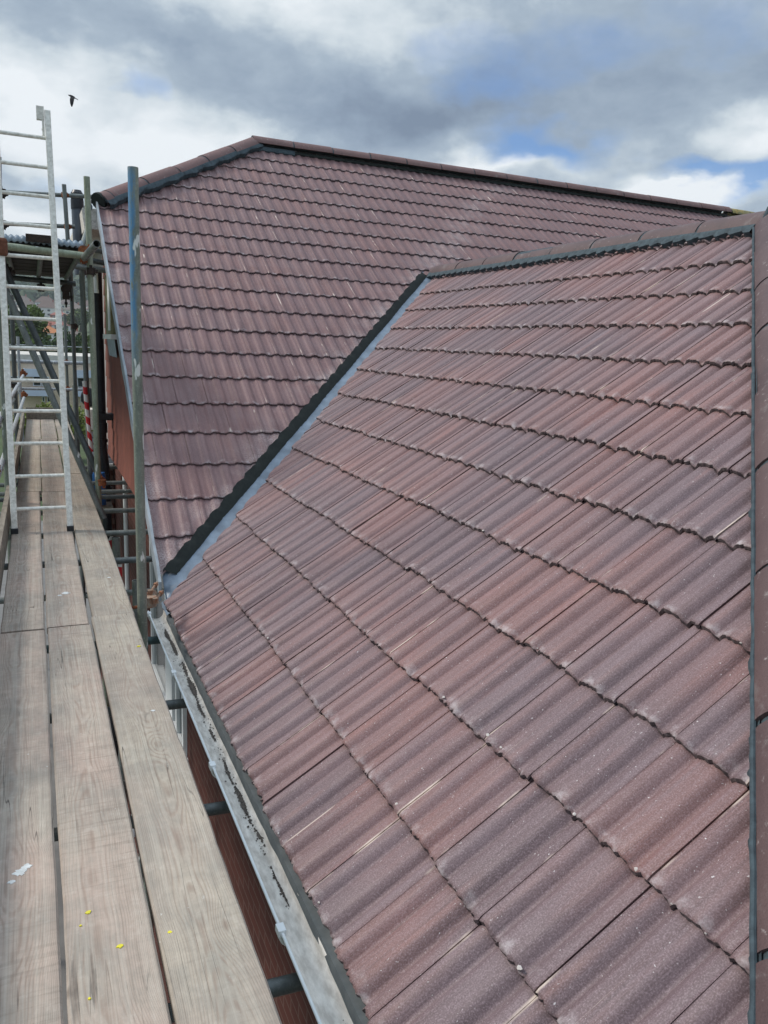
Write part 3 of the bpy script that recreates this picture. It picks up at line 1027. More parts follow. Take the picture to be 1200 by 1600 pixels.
# silt: irregular crusts lying on the gutter bottom
sb = MB()
gzb = lambda x: gz + .0065 - .062 * (max(0.0, 1 - ((x - .716) / .056) ** 2)) ** .4
for (ya, yb, wd, xc) in ((3.52, 5.36, .0115, .741), (2.62, 3.50, .0085, .738), (2.30, 2.56, .003, .735), (1.25, 1.80, .008, .745)):
    n = int((yb - ya) / .006)
    prev = None
    ph = ya * 3
    for i in range(n + 1):
        yy = ya + (yb - ya) * i / n
        amp = .5 + .35 * math.sin(yy * 8.3 + ph) + .35 * math.sin(yy * 21 + 1.3) + rg.gauss(0, .18)
        amp *= min(1, 6 * i / n + .1, 6 * (n - i) / n + .1)
        l_ = wd * (amp + .25 * rg.random())
        r2_ = wd * (amp * .8 + .35 * rg.random())
        c_ = xc + .005 * math.sin(yy * 5 + ph) + .003 * math.sin(yy * 17)
        row = None
        if amp > .12:
            row = [(c_ - l_, yy, gzb(c_ - l_) + .0006), (c_, yy, gzb(c_) + .004 + rg.random() * .003), (min(c_ + r2_, .766), yy, gzb(min(c_ + r2_, .766)) + .0006)]
        if row and prev:
            sb.add(prev + row, [(0, 1, 4, 3), (1, 2, 5, 4)])
        prev = row
    for i in range(int((yb - ya) * 130)):
        yy = ya + (yb - ya) * rg.random()
        xx = xc + rg.gauss(0, wd * 1.1) - .002
        if not .668 < xx < .764:
            continue
        rr = .0012 + .004 * rg.random() ** 2
        m_ = 6
        zb = gzb(xx) + .0008
        ring = [(xx + rr * (.6 + .6 * rg.random()) * math.cos(2 * PI * q / m_), yy + 1.5 * rr * (.6 + .6 * rg.random()) * math.sin(2 * PI * q / m_), zb) for q in range(m_)]
        sb.add(ring + [(xx, yy, zb + rr * .4)], [(q, (q + 1) % m_, m_) for q in range(m_)])
tag(sb.build('gutter_silt', M['silt'], gut), 'dark crusts of silt in the gutter', kind='stuff')
# eaves tray
vs, fs = [], []
for i in range(61):
    y_ = .15 + (5.30 - .15) * i / 60
    w_ = rg.gauss(0, .0007)
    vs += [(.760 + w_, y_, gz - .03), (.764 + w_, y_, gz + .016), (.800, y_, EZ - .006 + rg.gauss(0, .0015)), (.86, y_, EZ + .030)]
for i in range(60):
    for k in range(3):
        fs.append((4 * i + k, 4 * i + k + 1, 4 * i + k + 5, 4 * i + k + 4))
MB().add(vs, fs).build('eaves_tray', M['felt'], house, smooth=True)


def window(parent_name_label, x, ya, yb, za, zb, bars, mat='white', proud=.03):
    w = MB()
    t = .06
    w.box(x - proud, x + .02, ya, yb, za, za + t).box(x - proud, x + .02, ya, yb, zb - t, zb)
    w.box(x - proud, x + .02, ya, ya + t, za + t, zb - t).box(x - proud, x + .02, yb - t, yb, za + t, zb - t)
    fr = w.build('window', M[mat], house)
    tag(fr, parent_name_label)
    g = MB()
    g.box(x - proud + .022, x + .01, ya + t, yb - t, za + t, zb - t).build('pane', M['glass'], fr)
    for yc, hw in bars:
        MB().box(x - proud - .004, x + .01, yc - hw, yc + hw, za + t + .001, zb - t - .001).build('mullion', M[mat], fr)
    MB().box(x - proud - .07, x + .0, ya - .04, yb + .04, za - .05, za - .002).build('sill', M[mat], fr)
    return fr


window('white framed window below the eaves gutter', .95, 5.62, 7.42, -1.56, -.20, [(6.30, .17), (5.93, .03)])
window('far window low in the brick wall', .95, 8.9, 9.8, -3.6, -2.4, [(9.35, .03)])
window('window of the wing wall, low down', .95, 1.2, 2.6, -4.0, -2.8, [(1.9, .03)])
# gable window with lead apron
gw = MB()
gw.box(.80, .862, 9.36, 10.02, 1.60, 2.26)
gwo = gw.build('window', M['algae'], house)
tag(gwo, 'gable window with algae-stained frame and ribbed lead apron')
MB().box(.79, .799, 9.42, 9.62, 1.64, 2.22).build('pane', M['white'], gwo)
MB().box(.765, .862, 9.02, 10.08, 1.545, 1.598).build('sill', M['white'], gwo)
ap = MB()
n = 36
vs = []
fs = []
for i in range(n + 1):
    yy = 9.04 + (10.0 - 9.04) * i / n
    xr = .835 + .010 * (i % 2)
    vs += [(xr - .03, yy, 1.545), (xr - .012, yy, 1.36 + .012 * math.sin(i * 2.1))]
for i in range(n):
    fs.append((2 * i, 2 * i + 1, 2 * i + 3, 2 * i + 2))
ap.add(vs, fs).build('lead_apron', M['apron'], gwo)
# pipes on the wall
def pipe(name, label, pts, r, mat, rings=(), rr=None):
    o = MB().path(pts, r, 16).build(name, M[mat], house, smooth=True)
    tag(o, label)
    for p_ in rings:
        MB().tube((p_[0], p_[1], p_[2] - p_[3]), (p_[0], p_[1], p_[2] + p_[3]), rr or r * 1.2).build('pipe_collar', M[mat], o, smooth=True)
    return o


sp_ = pipe('soil_pipe', 'black soil pipe running down the gable corner', [(.775, 10.35, -4.9), (.765, 10.35, -.12), (.735, 10.35, .22), (.735, 10.35, 2.05), (.735, 10.35, 2.35)], .062, 'black', [(.735, 10.35, .46, .06), (.735, 10.35, .30, .02), (.775, 10.35, -.35, .06)])
br = MB()
br.box(.70, .93, 10.25, 10.45, .56, .64)
br.build('pipe_branch', M['black'], sp_, smooth=True)
pipe('overflow_pipe', 'short white pipe stub near the top of the black pipe', [(.70, 10.0, 2.06), (.70, 10.0, 2.35)], .026, 'white', [(.70, 10.0, 2.08, .02)])
pipe('white_pipe', 'white pipe down the brick wall beside the black pipe', [(.93, 9.62, -4.8), (.93, 9.62, .03)], .028, 'white')
pipe('white_pipe', 'cream pipe down the brick wall behind the blue pole', [(.93, 7.95, -4.8), (.93, 7.95, -.02)], .022, 'render_pale')
# lichen covered end of the main ridge and the old roof beyond
mo = slab('mossy_roof', M['moss'], house, [(12.62, MY, MZ + .02), (12.62, MY - 3, MZ + .02 - 3 * .685), (16.5, MY - 3, MZ + .0 - 3 * .685), (16.5, MY, MZ + .0)], .05)
tag(mo, 'old lichen-covered roof at the far end of the ridge')
ridge_run('ridge_tile', (12.60, MY, MZ + .055), (16.4, MY, MZ + .04), UPZ, .5, .5, .15, M['moss'], mo, seed=17)
slab('roof', M['moss'], house, [(12.62, MY, MZ), (16.5, MY, MZ - .02), (16.5, MY + 3, MZ - 3 * .685), (12.62, MY + 3, MZ - 3 * .685)], .05)
MB().box(12.45, 16.3, 9.0, 14.9, -5, 1.9).build('brick_wall', M['brick'], house)
# bright crusts of lime on the noses of a few tiles
lb = MB()
rl = random.Random(33)
for i in range(230):
    r_ = rl.randrange(0, 12)
    yy = .3 + 9.0 * rl.random() ** 1.2
    X = EX + r_ * G * CA
    if not (X + HIPD + .25 < yy < X + 4.55):
        continue
    a_ = NY0 - yy
    u = (a_ / TW) % 1.0
    if rl.random() < .7:                 # gather near the foot of the rolls
        u = rl.choice((.30, .22, .70, .78)) + rl.gauss(0, .03)
        a_ = (math.floor(a_ / TW) + u) * TW
        yy = NY0 - a_
    h = prof(u, .030) + .030 - .001
    sl = r_ * G + .006 + abs(rl.gauss(0, .008))
    c = Vector((EX, yy, EZ)) + Vector((CA, 0, SA)) * sl + NN * h
    rr = .0022 + .0055 * rl.random() ** 2.2
    m_ = 7
    ring = []
    for q in range(m_):
        th = 2 * PI * q / m_
        k_ = rr * (.6 + .7 * rl.random())
        ring.append(c + Vector((0, 1, 0)) * math.cos(th) * k_ * 1.6 + Vector((CA, 0, SA)) * math.sin(th) * k_ - NN * .002)
    lb.add(ring + [c + NN * rr * .35], [(q, (q + 1) % m_, m_) for q in range(m_)])
tag(lb.build('lime_crust', M['lime'], wing_roof), kind='stuff')

# ------------------------------------------------------------------ scaffold boards


def board(label, x0, x1, y0, y1, z=0.0, t=.038, drift=0.0, group='scaffold boards of the walkway', mat='wood', tilt=0.0, name='scaffold_board'):
    n = max(2, int((y1 - y0) / .12))
    m = MB()
    rgb = random.Random(int((x0 + 9) * 1000 + y0 * 77))
    ph = rgb.random() * 6
    vs, fs = [], []
    for i in range(n + 1):
        y_ = y0 + (y1 - y0) * i / n
        w = .0015 * math.sin(y_ * 3.1 + ph) + rgb.gauss(0, .0009)
        w2 = .0015 * math.sin(y_ * 2.3 + ph * 2) + rgb.gauss(0, .0009)
        e = 0.0
        if i in (0, n):
            e = rgb.gauss(0, .002)
        dx = drift * (y_ - y0)
        a, b = x0 + dx + w, x1 + dx + w2
        zt = z + .0012 * math.sin(y_ * 1.7 + ph)
        vs += [(a, y_ + e, zt - t), (a, y_, zt - .006), (a + .006, y_, zt), (a + (b - a) * .5, y_, zt + .001), (b - .006, y_, zt + tilt), (b, y_, zt - .006 + tilt), (b, y_ - e, zt - t)]
    for i in range(n):
        for k in range(7):
            fs.append((7 * i + k, 7 * i + (k + 1) % 7, 7 * i + 7 + (k + 1) % 7, 7 * i + 7 + k))
    fs += [tuple(reversed(range(7))), tuple(range(7 * n, 7 * n + 7))]
    o = m.add(vs, fs).build(name, M[mat], None, origin=((x0 + x1) / 2, y0, z))
    return tag(o, label, 'board', group)


near_l = board('nearest left board, greyish with white paint smear, beside the frame edge', -.238, -.005, -1.4, 4.425)
near_m = board('nearest middle board, pinkish with bold arched grain and two yellow paint spots', .006, .229, -1.4, 4.44)
near_r = board('nearest right board, pale buff, running beside the gap to the gutter', .2405, .472, -1.4, 4.56, z=.004)
mid_l = board('pinkish plain board, second along on the left, carrying the ladder\'s left foot', -.226, -.008, 4.447, 8.60, drift=.002)
mid_m = board('brown board with white splash, second along in the middle under the ladder', .004, .222, 4.462, 8.56, drift=.004)
mid_r = board('long grey-brown board, second along on the right beside the blue pole', .250, .480, 4.575, 9.70, z=-.006, drift=.0006)
board('third board along on the left, brownish, behind the ladder', -.212, .020, 8.612, 12.98, drift=.004)
board('third board along in the middle, pale grey, behind the ladder', .026, .262, 8.572, 13.0, drift=.004)
board('third board along on the right, narrow and grey, beside the steel posts', .285, .492, 9.715, 12.96, z=-.004, drift=.003)
board('last board on the left, dark grey, ending at the stop board', -.178, .055, 13.0, 16.08, drift=.004)
board('last board in the middle, silvery, ending at the stop board', .062, .292, 13.02, 16.08, drift=.004)
board('last board on the right, silvery, ending at the stop board', .306, .535, 12.98, 16.08, drift=.003)


def splash(parent, x, y, r, mat, seed, n=19, sx=1.0):
    rs = random.Random(seed)
    zz = wloc(parent).z + .0021
    r *= .78
    ring = [(x + sx * r * (.45 + .8 * rs.random()) * math.cos(2 * PI * i / n), y + r * (.6 + .7 * rs.random()) * math.sin(2 * PI * i / n), zz) for i in range(n)]
    low = [(a, b, zz - .003) for a, b, _ in ring]
    m = MB().add(ring + low + [(x, y, zz + .0002)], [(i, (i + 1) % n, 2 * n) for i in range(n)] + [(n + i, n + (i + 1) % n, (i + 1) % n, i) for i in range(n)])
    return m


PAINT = dict(yellow=[(near_m, .072, 2.062, .0085), (near_m, .050, 2.015, .0035), (near_m, .142, 1.90, .0095), (near_m, .056, 1.75, .0045), (near_r, .270, 1.90, .007), (near_r, .437, 4.02, .011)],
             splash=[(near_l, -.105, 2.31, .022), (near_l, -.085, 2.33, .016), (near_l, -.125, 2.27, .012), (mid_m, .118, 5.06, .030), (mid_m, .085, 5.02, .015), (mid_r, .40, 5.35, .012), (near_r, .405, 3.25, .010)])
for kind, items in PAINT.items():
    for i, (par, x, y, r_) in enumerate(items):
        o = splash(par, x, y, r_, kind, i + 5, sx=1.2).build('paint_spot', M[kind], par)

toe = MB()
vs, fs = [], []
for i in range(61):
    y_ = 1.2 + (16.1 - 1.2) * i / 60
    a = -.300 + .0055 * (y_ - 4)
    h = .155 + (.03 if y_ < 8 else 0) + .002 * math.sin(y_ * 4)
    vs += [(a, y_, -.04), (a + .038, y_, -.04), (a + .038, y_, h), (a, y_, h)]
for i in range(60):
    for k in range(4):
        fs.append((4 * i + k, 4 * i + (k + 1) % 4, 4 * i + 4 + (k + 1) % 4, 4 * i + 4 + k))
fs += [(3, 2, 1, 0), (240, 241, 242, 243)]
tag(toe.add(vs, fs).build('toe_board', M['wood_edge'], None, origin=(-.28, 1.2, -.04)), 'long toe board standing on edge along the left of the walkway', 'board')
tag(MB().box(-.17, .60, 16.1, 16.14, -.03, .215).build('toe_board', M['wood_edge'], None, origin=(.2, 16.1, -.03), bevel=.004), 'mossy stop board standing across the far end of the walkway', 'board')

# ------------------------------------------------------------------ scaffold tubes


def tube(label, a, b, mat='tube', r=.0242, name='scaffold_tube', cat='scaffold tube', group=None, hollow=True):
    o = MB().tube(a, b, r, hollow=.004 if hollow else 0).build(name, M[mat], None, origin=a if a[2] <= b[2] else b, smooth=True)
    return tag(o, label, cat, group)


def coupler(label, p, mat='rust', d1=(0, 0, 1), d2=(1, 0, 0), group='scaffold couplers', s=1.0, arm=.0):
    """two half collars set at right angles with their flap bolts and nuts"""
    p, d1, d2 = Vector(p), Vector(d1).normalized(), Vector(d2).normalized()
    o = thing('scaffold_coupler', label, 'coupler', p, group)
    n3 = d1.cross(d2).normalized()
    c2 = p + n3 * .050 * s
    b = MB()
    for c, d in ((p, d1), (c2, d2)):
        b.tube(c - d * .024 * s, c + d * .024 * s, .0335 * s, n=18)
        b.tube(c - d * .026 * s, c - d * .020 * s, .037 * s, n=18)
        b.tube(c + d * .020 * s, c + d * .026 * s, .037 * s, n=18)
    b.build('collar', M[mat], o, origin=p, smooth=True)
    for c, d, e in ((p, d1, d2), (c2, d2, d1)):
        q = MB()
        a0 = c + e * .036 * s - n3 * .02 * s
        a1 = c + e * .040 * s + n3 * (.055 + arm) * s
        q.tube(a0, a1, .0065 * s, n=8)
        q.tube(a0 + (a1 - a0) * .62, a0 + (a1 - a0) * .80, .0135 * s, n=6)
        q.box(a0.x - .012 * s, a0.x + .012 * s, a0.y - .012 * s, a0.y + .012 * s, a0.z - .014 * s, a0.z + .014 * s)
        q.build('bolt', M[mat], o, origin=a0)
    return o


TG = 'cross tubes under the walkway'
tr = [(.80, 'teal'), (2.07, 'dark'), (3.10, 'dark'), (4.17, 'dark'), (5.18, 'teal')]
wh = ['hidden nearest the camera', 'nearest the camera', 'second from the camera, above a rusty coupler', 'third from the camera, crossing the window', 'just before the blue pole, ending under the gutter']
for (yy, mt), w_ in zip(tr, wh):
    tube('dark cross tube under the boards, ' + w_, (-.42, yy + .03, -.405), (.94, yy - .05, -.405), 'tube_' + mt, .027, group=TG)
tube('grey cross tube just beyond the rusty coupler by the gutter', (-.40, 6.16, -.36), (.93, 6.08, -.36), 'tube', group=TG)
for yy, xe, mt, lb_ in ((6.03, .92, 'tube_dark', 'dark cross tube first beyond the blue pole with pale end'),
                        (6.93, .92, 'tube', 'grey cross tube resting on a short upright stub'), (7.86, .90, 'tube', 'grey cross tube level with the leaning post'),
                        (8.57, .93, 'tube_dark', 'lower of the two close dark cross tubes'), (8.87, .93, 'tube', 'upper of the two close cross tubes'),
                        (9.42, .93, 'tube', 'cross tube right behind the rusty brace coupler'), (10.58, .95, 'tube', 'farthest cross tube under the tile hanging')):
    tube(lb_, (-.40, yy, -.068), (xe, yy - .06, -.068), mt, .0242, group=TG)
tube('grey ledger tube running under the right edge of the boards', (.40, .3, -.118), (.43, 16.0, -.118), 'tube_dark')
# posts
tube('tall post by the valley foot, half painted bright blue with white splashes', (.535, 4.70, -5.0), (.538, 4.715, 2.475), 'tube_blue', .0285, 'scaffold_post', 'scaffold post')
tube('green-stained standard beside the raised deck, behind the ladder', (.525, 7.66, -5.0), (.492, 7.70, 2.92), 'tube_green', .0262, 'scaffold_post', 'scaffold post')
tube('slim dark post farthest along the walkway with a dark clamp', (.545, 12.0, -5.0), (.52, 12.0, 2.42), 'tube_dark', .026, 'scaffold_post', 'scaffold post')
tube('grey post of the walkway edge behind the striped tape', (.60, 10.02, -5.0), (.552, 10.0, 2.30), 'tube', .030, 'scaffold_post', 'scaffold post')
tube('thin pale post on the raised deck carrying the guard rails', (.448, 10.42, 2.2), (.415, 10.42, 3.28), 'tube', .0242, 'scaffold_post', 'scaffold post')
tube('dark left post under the raised deck', (-.325, 13.0, -5.0), (-.255, 13.0, 2.1), 'tube_dark', .032, 'scaffold_post', 'scaffold post')
tube('pale slim post standing by the far left end', (-.25, 16.2, -5.0), (-.245, 16.2, 1.50), 'tube_light', .026, 'scaffold_post', 'scaffold post')
tube('blue-grey post at the very left edge, left of the ladder', (-.315, 8.05, -5.0), (-.250, 8.05, 2.3), 'tube_blue', .032, 'scaffold_post', 'scaffold post')
tube('dark post at the left end of the guard rails', (-.30, 10.45, 2.2), (-.255, 10.45, 3.5), 'tube_dark', .026, 'scaffold_post', 'scaffold post')
tube('short grey post beyond the walkway with rusty clamps', (.585, 16.4, -5.0), (.575, 16.4, 1.95), 'tube', .026, 'scaffold_post', 'scaffold post')
tube('grey post low beside the house past the walkway end', (.66, 15.0, -5.0), (.65, 15.0, .70), 'tube', .045, 'scaffold_post', 'scaffold post')
tube('short upright stub under a cross tube beside the gap', (.585, 6.83, -5.0), (.575, 6.83, -.094), 'tube', .034, 'scaffold_post', 'scaffold post')
tube('lower grey upright behind the foot of the blue pole', (.60, 5.62, -5.0), (.60, 5.62, -.12), 'tube', .026, 'scaffold_post', 'scaffold post')
# raking brace, a pair of tubes side by side
tube('front raking brace tube crossing behind the ladder', (.54, 7.62, -.10), (-.30, 8.05, 2.23), 'tube', .029, 'scaffold_brace', 'scaffold brace')
tube('rear raking brace tube, darker, touching the front one', (.55, 7.75, .20), (-.245, 8.14, 2.25), 'tube_dark', .029, 'scaffold_brace', 'scaffold brace')
# handrails on the left
tube('upper bright handrail along the left of the walkway', (-.375, 3.0, .80), (-.185, 16.3, .80), 'tube_light', name='scaffold_rail', cat='handrail')
tube('lower bright handrail along the left of the walkway', (-.375, 3.0, .40), (-.185, 16.3, .40), 'tube_light', name='scaffold_rail', cat='handrail')
tube('outer grey rail close behind the upper handrail', (-.46, 4.0, .60), (-.25, 15.2, .60), 'tube', name='scaffold_rail', cat='handrail')
tube('upper guard rail across the far end of the walkway', (-.35, 16.25, 1.05), (.95, 16.3, 1.05), 'tube_light', .034, name='scaffold_rail', cat='handrail')
tube('lower guard rail across the far end of the walkway', (-.35, 16.25, .55), (.95, 16.3, .55), 'tube_light', name='scaffold_rail', cat='handrail')
# upper guard rails on the raised deck
tube('upper guard rail of the raised deck against the sky', (-.60, 10.5, 3.115), (.80, 10.5, 3.195), 'tube', name='scaffold_rail', cat='handrail')
tube('lower guard rail of the raised deck against the sky', (-.60, 10.5, 2.775), (.52, 10.5, 2.832), 'tube', name='scaffold_rail', cat='handrail')
# raised deck
tube('stout tube along the front edge of the raised deck', (-.70, 7.6, 2.30), (.455, 7.6, 2.250), 'tube_green', .031)
tube('open-ended tube pointing toward the camera beside the gable edge', (.503, 6.95, 2.295), (.43, 7.75, 2.22), 'tube', .030)
tube('upper of the tubes linking the raised deck to the gable', (.50, 9.9, 2.56), (.855, 9.95, 2.51), 'tube', .028)
tube('middle of the tubes linking the raised deck to the gable', (.50, 9.9, 2.43), (.855, 9.93, 2.39), 'tube_dark', .03)
tube('lowest of the tubes linking the raised deck to the gable', (.40, 9.9, 2.34), (.855, 9.92, 2.31), 'tube', .03)
tube('tube from the deck corner rising into the gable eaves', (.52, 9.6, 2.46), (.66, 10.1, 2.86), 'tube', .026)
ORD = ['frontmost', 'second', 'third', 'fourth', 'fifth', 'sixth', 'seventh', 'eighth', 'ninth', 'tenth', 'eleventh', 'twelfth', 'thirteenth', 'fourteenth', 'rearmost']
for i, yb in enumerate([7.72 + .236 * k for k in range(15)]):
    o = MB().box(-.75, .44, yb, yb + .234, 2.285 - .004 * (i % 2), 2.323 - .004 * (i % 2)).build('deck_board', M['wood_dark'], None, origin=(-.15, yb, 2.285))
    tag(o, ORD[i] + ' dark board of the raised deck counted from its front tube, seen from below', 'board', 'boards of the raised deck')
for i, (xa, lb_) in enumerate(((-.17, 'dark bearer tube under the left of the raised deck'), (.10, 'dark bearer tube under the middle of the raised deck'), (.40, 'dark bearer tube under the right of the raised deck'))):
    tube(lb_, (xa, 7.62, 2.245), (xa, 10.55, 2.235), 'tube_dark', group='bearers under the raised deck')
tube('dark rear cross tube under the raised deck', (-.7, 10.35, 2.20), (.50, 10.35, 2.17), 'tube_dark', .03)
# corrugated sheets and a plank on the deck
cs = MB()
vs, fs = [], []
n = 190
for i in range(n + 1):
    x = -.62 + (1.06) * i / n
    z = 2.350 + .008 * math.sin(x / .046 * 2 * PI)
    vs += [(x, 7.655 + .004 * math.sin(x / .076 * 2 * PI), z - .026), (x, 7.67, z + .022), (x, 9.2, z + .022)]
for i in range(n):
    for k in range(2):
        fs.append((3 * i + k, 3 * i + k + 1, 3 * i + 4 + k, 3 * i + 3 + k))
o = cs.add(vs, fs).build('corrugated_sheet', M['steel_sheet'], None, origin=(-.1, 7.64, 2.34), smooth=True)
o.modifiers.new('thick', 'SOLIDIFY').thickness = .006
tag(o, 'blue-grey corrugated sheet lying on the raised deck', 'sheet')
tag(MB().box(-.015, .235, 7.60, 7.64, 2.334, 2.395).build('timber_offcut', M['rust_dark'], None, origin=(.1, 7.6, 2.331), bevel=.003), 'dark timber offcut standing on the front edge of the raised deck', 'timber')
# flue with cowl
fl = thing('flue_pipe', 'grey flue pipe with a black slotted cowl behind the raised deck', 'flue', (.59, 11.0, 2.32))
MB().tube((.592, 11.0, 2.32), (.583, 11.0, 3.15), .072, n=20).build('pipe', M['flue'], fl, smooth=True)
cw = MB()
cw.tube((.583, 11.0, 3.10), (.583, 11.0, 3.21), .077, n=20)
for i in range(14):
    a = 2 * PI * i / 14
    cw.box(.583 + .066 * math.cos(a) - .007, .583 + .066 * math.cos(a) + .007, 11 + .066 * math.sin(a) - .007, 11 + .066 * math.sin(a) + .007, 3.21, 3.29)
cw.tube((.583, 11.0, 3.285), (.583, 11.0, 3.325), .072, .05, n=20)
cw.tube((.583, 11.0, 3.21), (.583, 11.0, 3.285), .045, n=12)
cw.build('cowl', M['black'], fl)

# couplers
coupler('large rusty swivel coupler at the gutter end beside the blue pole', (.60, 4.90, -.045), 'rust_mix', (0, 0, 1), (.8, -.3, .25), s=1.25, arm=.08)
bo = MB().path([(.52, 4.83, -.055), (.485, 4.80, -.045), (.44, 4.79, -.03)], .010, 8)
bo.path([(.585, 4.93, -.02), (.58, 4.97, .06), (.575, 4.99, .12)], .010, 8)
bo.tube((.57, 4.985, .105), (.57, 4.985, .13), .020, n=8).tube((.462, 4.793, -.045), (.458, 4.793, -.025), .016, n=8)
tag(bo.build('coupler_bolt', M['rust'], None, origin=(.52, 4.83, -.055), smooth=True), 'orange rusty swing bolts sticking out left of the gutter coupler', 'bolt')
coupler('orange rusty coupler where the raking brace meets the green post', (.535, 7.62, .245), 'rust', (0, 0, 1), (.35, 0, -1), s=1.0, arm=.05)
coupler('rusty brown coupler hanging under the boards beside the second cross tube', (.545, 2.95, -.47), 'rust_dark', (1, 0, 0), (0, 1, 0), s=.85, arm=.02)
coupler('dark clamp on the slim far post', (.535, 12.0, 1.69), 'rust_dark', s=1.25)
coupler('rusty coupler on the thin deck post, upper rail', (.418, 10.45, 3.17), 'rust')
coupler('rusty coupler on the thin deck post, lower rail', (.434, 10.45, 2.82), 'rust')
coupler('rusty tan coupler at the right end of the deck front tube', (.44, 7.62, 2.235), 'rust', (1, 0, 0), (0, 1, -.2), s=1.15)
coupler('red-brown coupler below the open-ended tube', (.50, 7.65, 2.13), 'rust_dark', s=1.1)
coupler('rusty coupler topping the far end of the upper handrail', (-.19, 16.2, .83), 'rust', s=1.6)
coupler('brown coupler at the far end of the lower handrail', (-.19, 16.1, .45), 'rust', s=1.4)
coupler('orange coupler on the upper handrail left of the ladder', (-.325, 8.1, .77), 'rust', (0, 0, 1), (0, 1, 0), s=1.15, arm=.02)
coupler('orange coupler on the lower handrail left of the ladder', (-.325, 7.2, .46), 'rust', (0, 0, 1), (0, 1, 0), s=1.0, arm=.02)
coupler('dark coupler under the left end of the raised deck', (-.19, 8.3, 2.12), 'rust_dark', s=1.4, arm=.05)
coupler('dark coupler hanging under the middle of the raised deck', (.12, 10.35, 2.10), 'rust_dark', s=1.3, arm=.02)
coupler('dark coupler under the right end of the raised deck', (.37, 9.9, 2.08), 'rust_dark', (0, 1, 0), (1, 0, 0), s=1.4, arm=.04)
coupler('dark coupler on the dark left post at handrail height', (-.29, 13.0, .80), 'rust_dark', (0, 0, 1), (0, 1, 0), s=1.2)
coupler('dark coupler on the left of the deck guard rails, upper', (-.255, 10.45, 3.12), 'rust_dark', s=1.5, arm=.03)
coupler('dark coupler on the left of the deck guard rails, lower', (-.265, 10.45, 2.78), 'rust_dark', s=1.5, arm=.03)
coupler('rusty coupler on the far short post, upper guard rail', (.577, 16.35, 1.05), 'rust', s=1.3)
coupler('rusty coupler on the far short post, lower guard rail', (.58, 16.35, .55), 'rust', s=1.3)
# striped tape sleeve
tp = MB().tube((.585, 9.93, .22), (.535, 9.93, 1.05), .024, n=14)
tag(tp.build('barrier_tape', M['tape'], None, origin=(.585, 9.93, .22), smooth=True), 'red and white striped tape sleeve on the post by the house', 'tape')
tag(MB().box(.545, .575, 6.35, 6.352, -.30, -.20).add([(.50, 6.9, -.16), (.535, 6.88, -.09), (.56, 6.9, -.10), (.55, 6.92, -.20), (.52, 6.91, -.26)], [(0, 1, 2, 3, 4)]).build('tape_scrap', M['tape'], None, origin=(.53, 6.6, -.26)), 'loose scrap of red and white tape under the board edge', 'tape')

# ------------------------------------------------------------------ ladder
lad = thing('ladder', 'aluminium ladder leaning from the walkway up to the raised deck', 'ladder', (.01, 6.77, 0))
BL, BR, TL, TR = Vector((-.198, 6.775, .002)), Vector((.217, 6.775, .002)), Vector((-.195, 7.59, 3.37)), Vector((.195, 7.59, 3.37))
ux = Vector((1, 0, 0))
for a, b in ((BL, TL), (BR, TR)):
    d = (b - a).normalized()
    w = ux.cross(d).normalized()
    vs = []
    for c in (a, b):
        for sx_, sy_ in ((-1, -1), (1, -1), (1, 1), (-1, 1)):
            vs.append(c + ux * .0235 * sx_ + w * .034 * sy_)
    st = MB().add(vs, [(0, 1, 2, 3), (7, 6, 5, 4), (0, 4, 5, 1), (1, 5, 6, 2), (2, 6, 7, 3), (3, 7, 4, 0)])
    so = st.build('stile', M['alu'], lad, bevel=.004)
    MB().box(a.x - .027, a.x + .027, a.y - .04, a.y + .04, .001, .045).build('rubber_foot', M['black'], so, bevel=.004)
    # plate and hook at the head
    c = b - d * .02
    hk = MB().box(c.x - .085, c.x - .027, c.y - .045, c.y + .012, c.z - .055, c.z + .045).box(c.x - .045, c.x - .027, c.y - .044, c.y - .02, c.z - .20, c.z - .056)
    hk.tube((c.x - .05, c.y - .03, c.z - .13), (c.x - .027, c.y - .03, c.z - .13), .008, n=8).tube((c.x - .05, c.y - .03, c.z - .18), (c.x - .027, c.y - .03, c.z - .18), .008, n=8)
    hk.build('hook', M['alu'], lad)
    bt = MB()
    for zz in (.10, .145):
        q = a + d * zz
        bt.tube(q - w * .034 - w * .006, q - w * .034, .007, n=10)
    bt.build('rivet', M['rust_dark'], so)
for zz in (3.153, 2.915, 2.678, 2.435, 2.182, 1.936, 1.689, 1.453, 1.196, .955, .698, .441, .185):
    t = zz / 3.37
    a, b = BL.lerp(TL, t), BR.lerp(TR, t)
    ro = MB().tube(a + ux * .02, b - ux * .02, .0155, n=12).build('rung', M['alu'], lad, smooth=True)
tag(MB().box(-.232, -.150, 7.245, 7.355, 2.17, 2.31).build('cloth_wrap', M['rag'], None, origin=(-.19, 7.3, 2.17), bevel=.02), 'brown cloth wrapped round the left ladder rail by the raised deck', 'cloth')

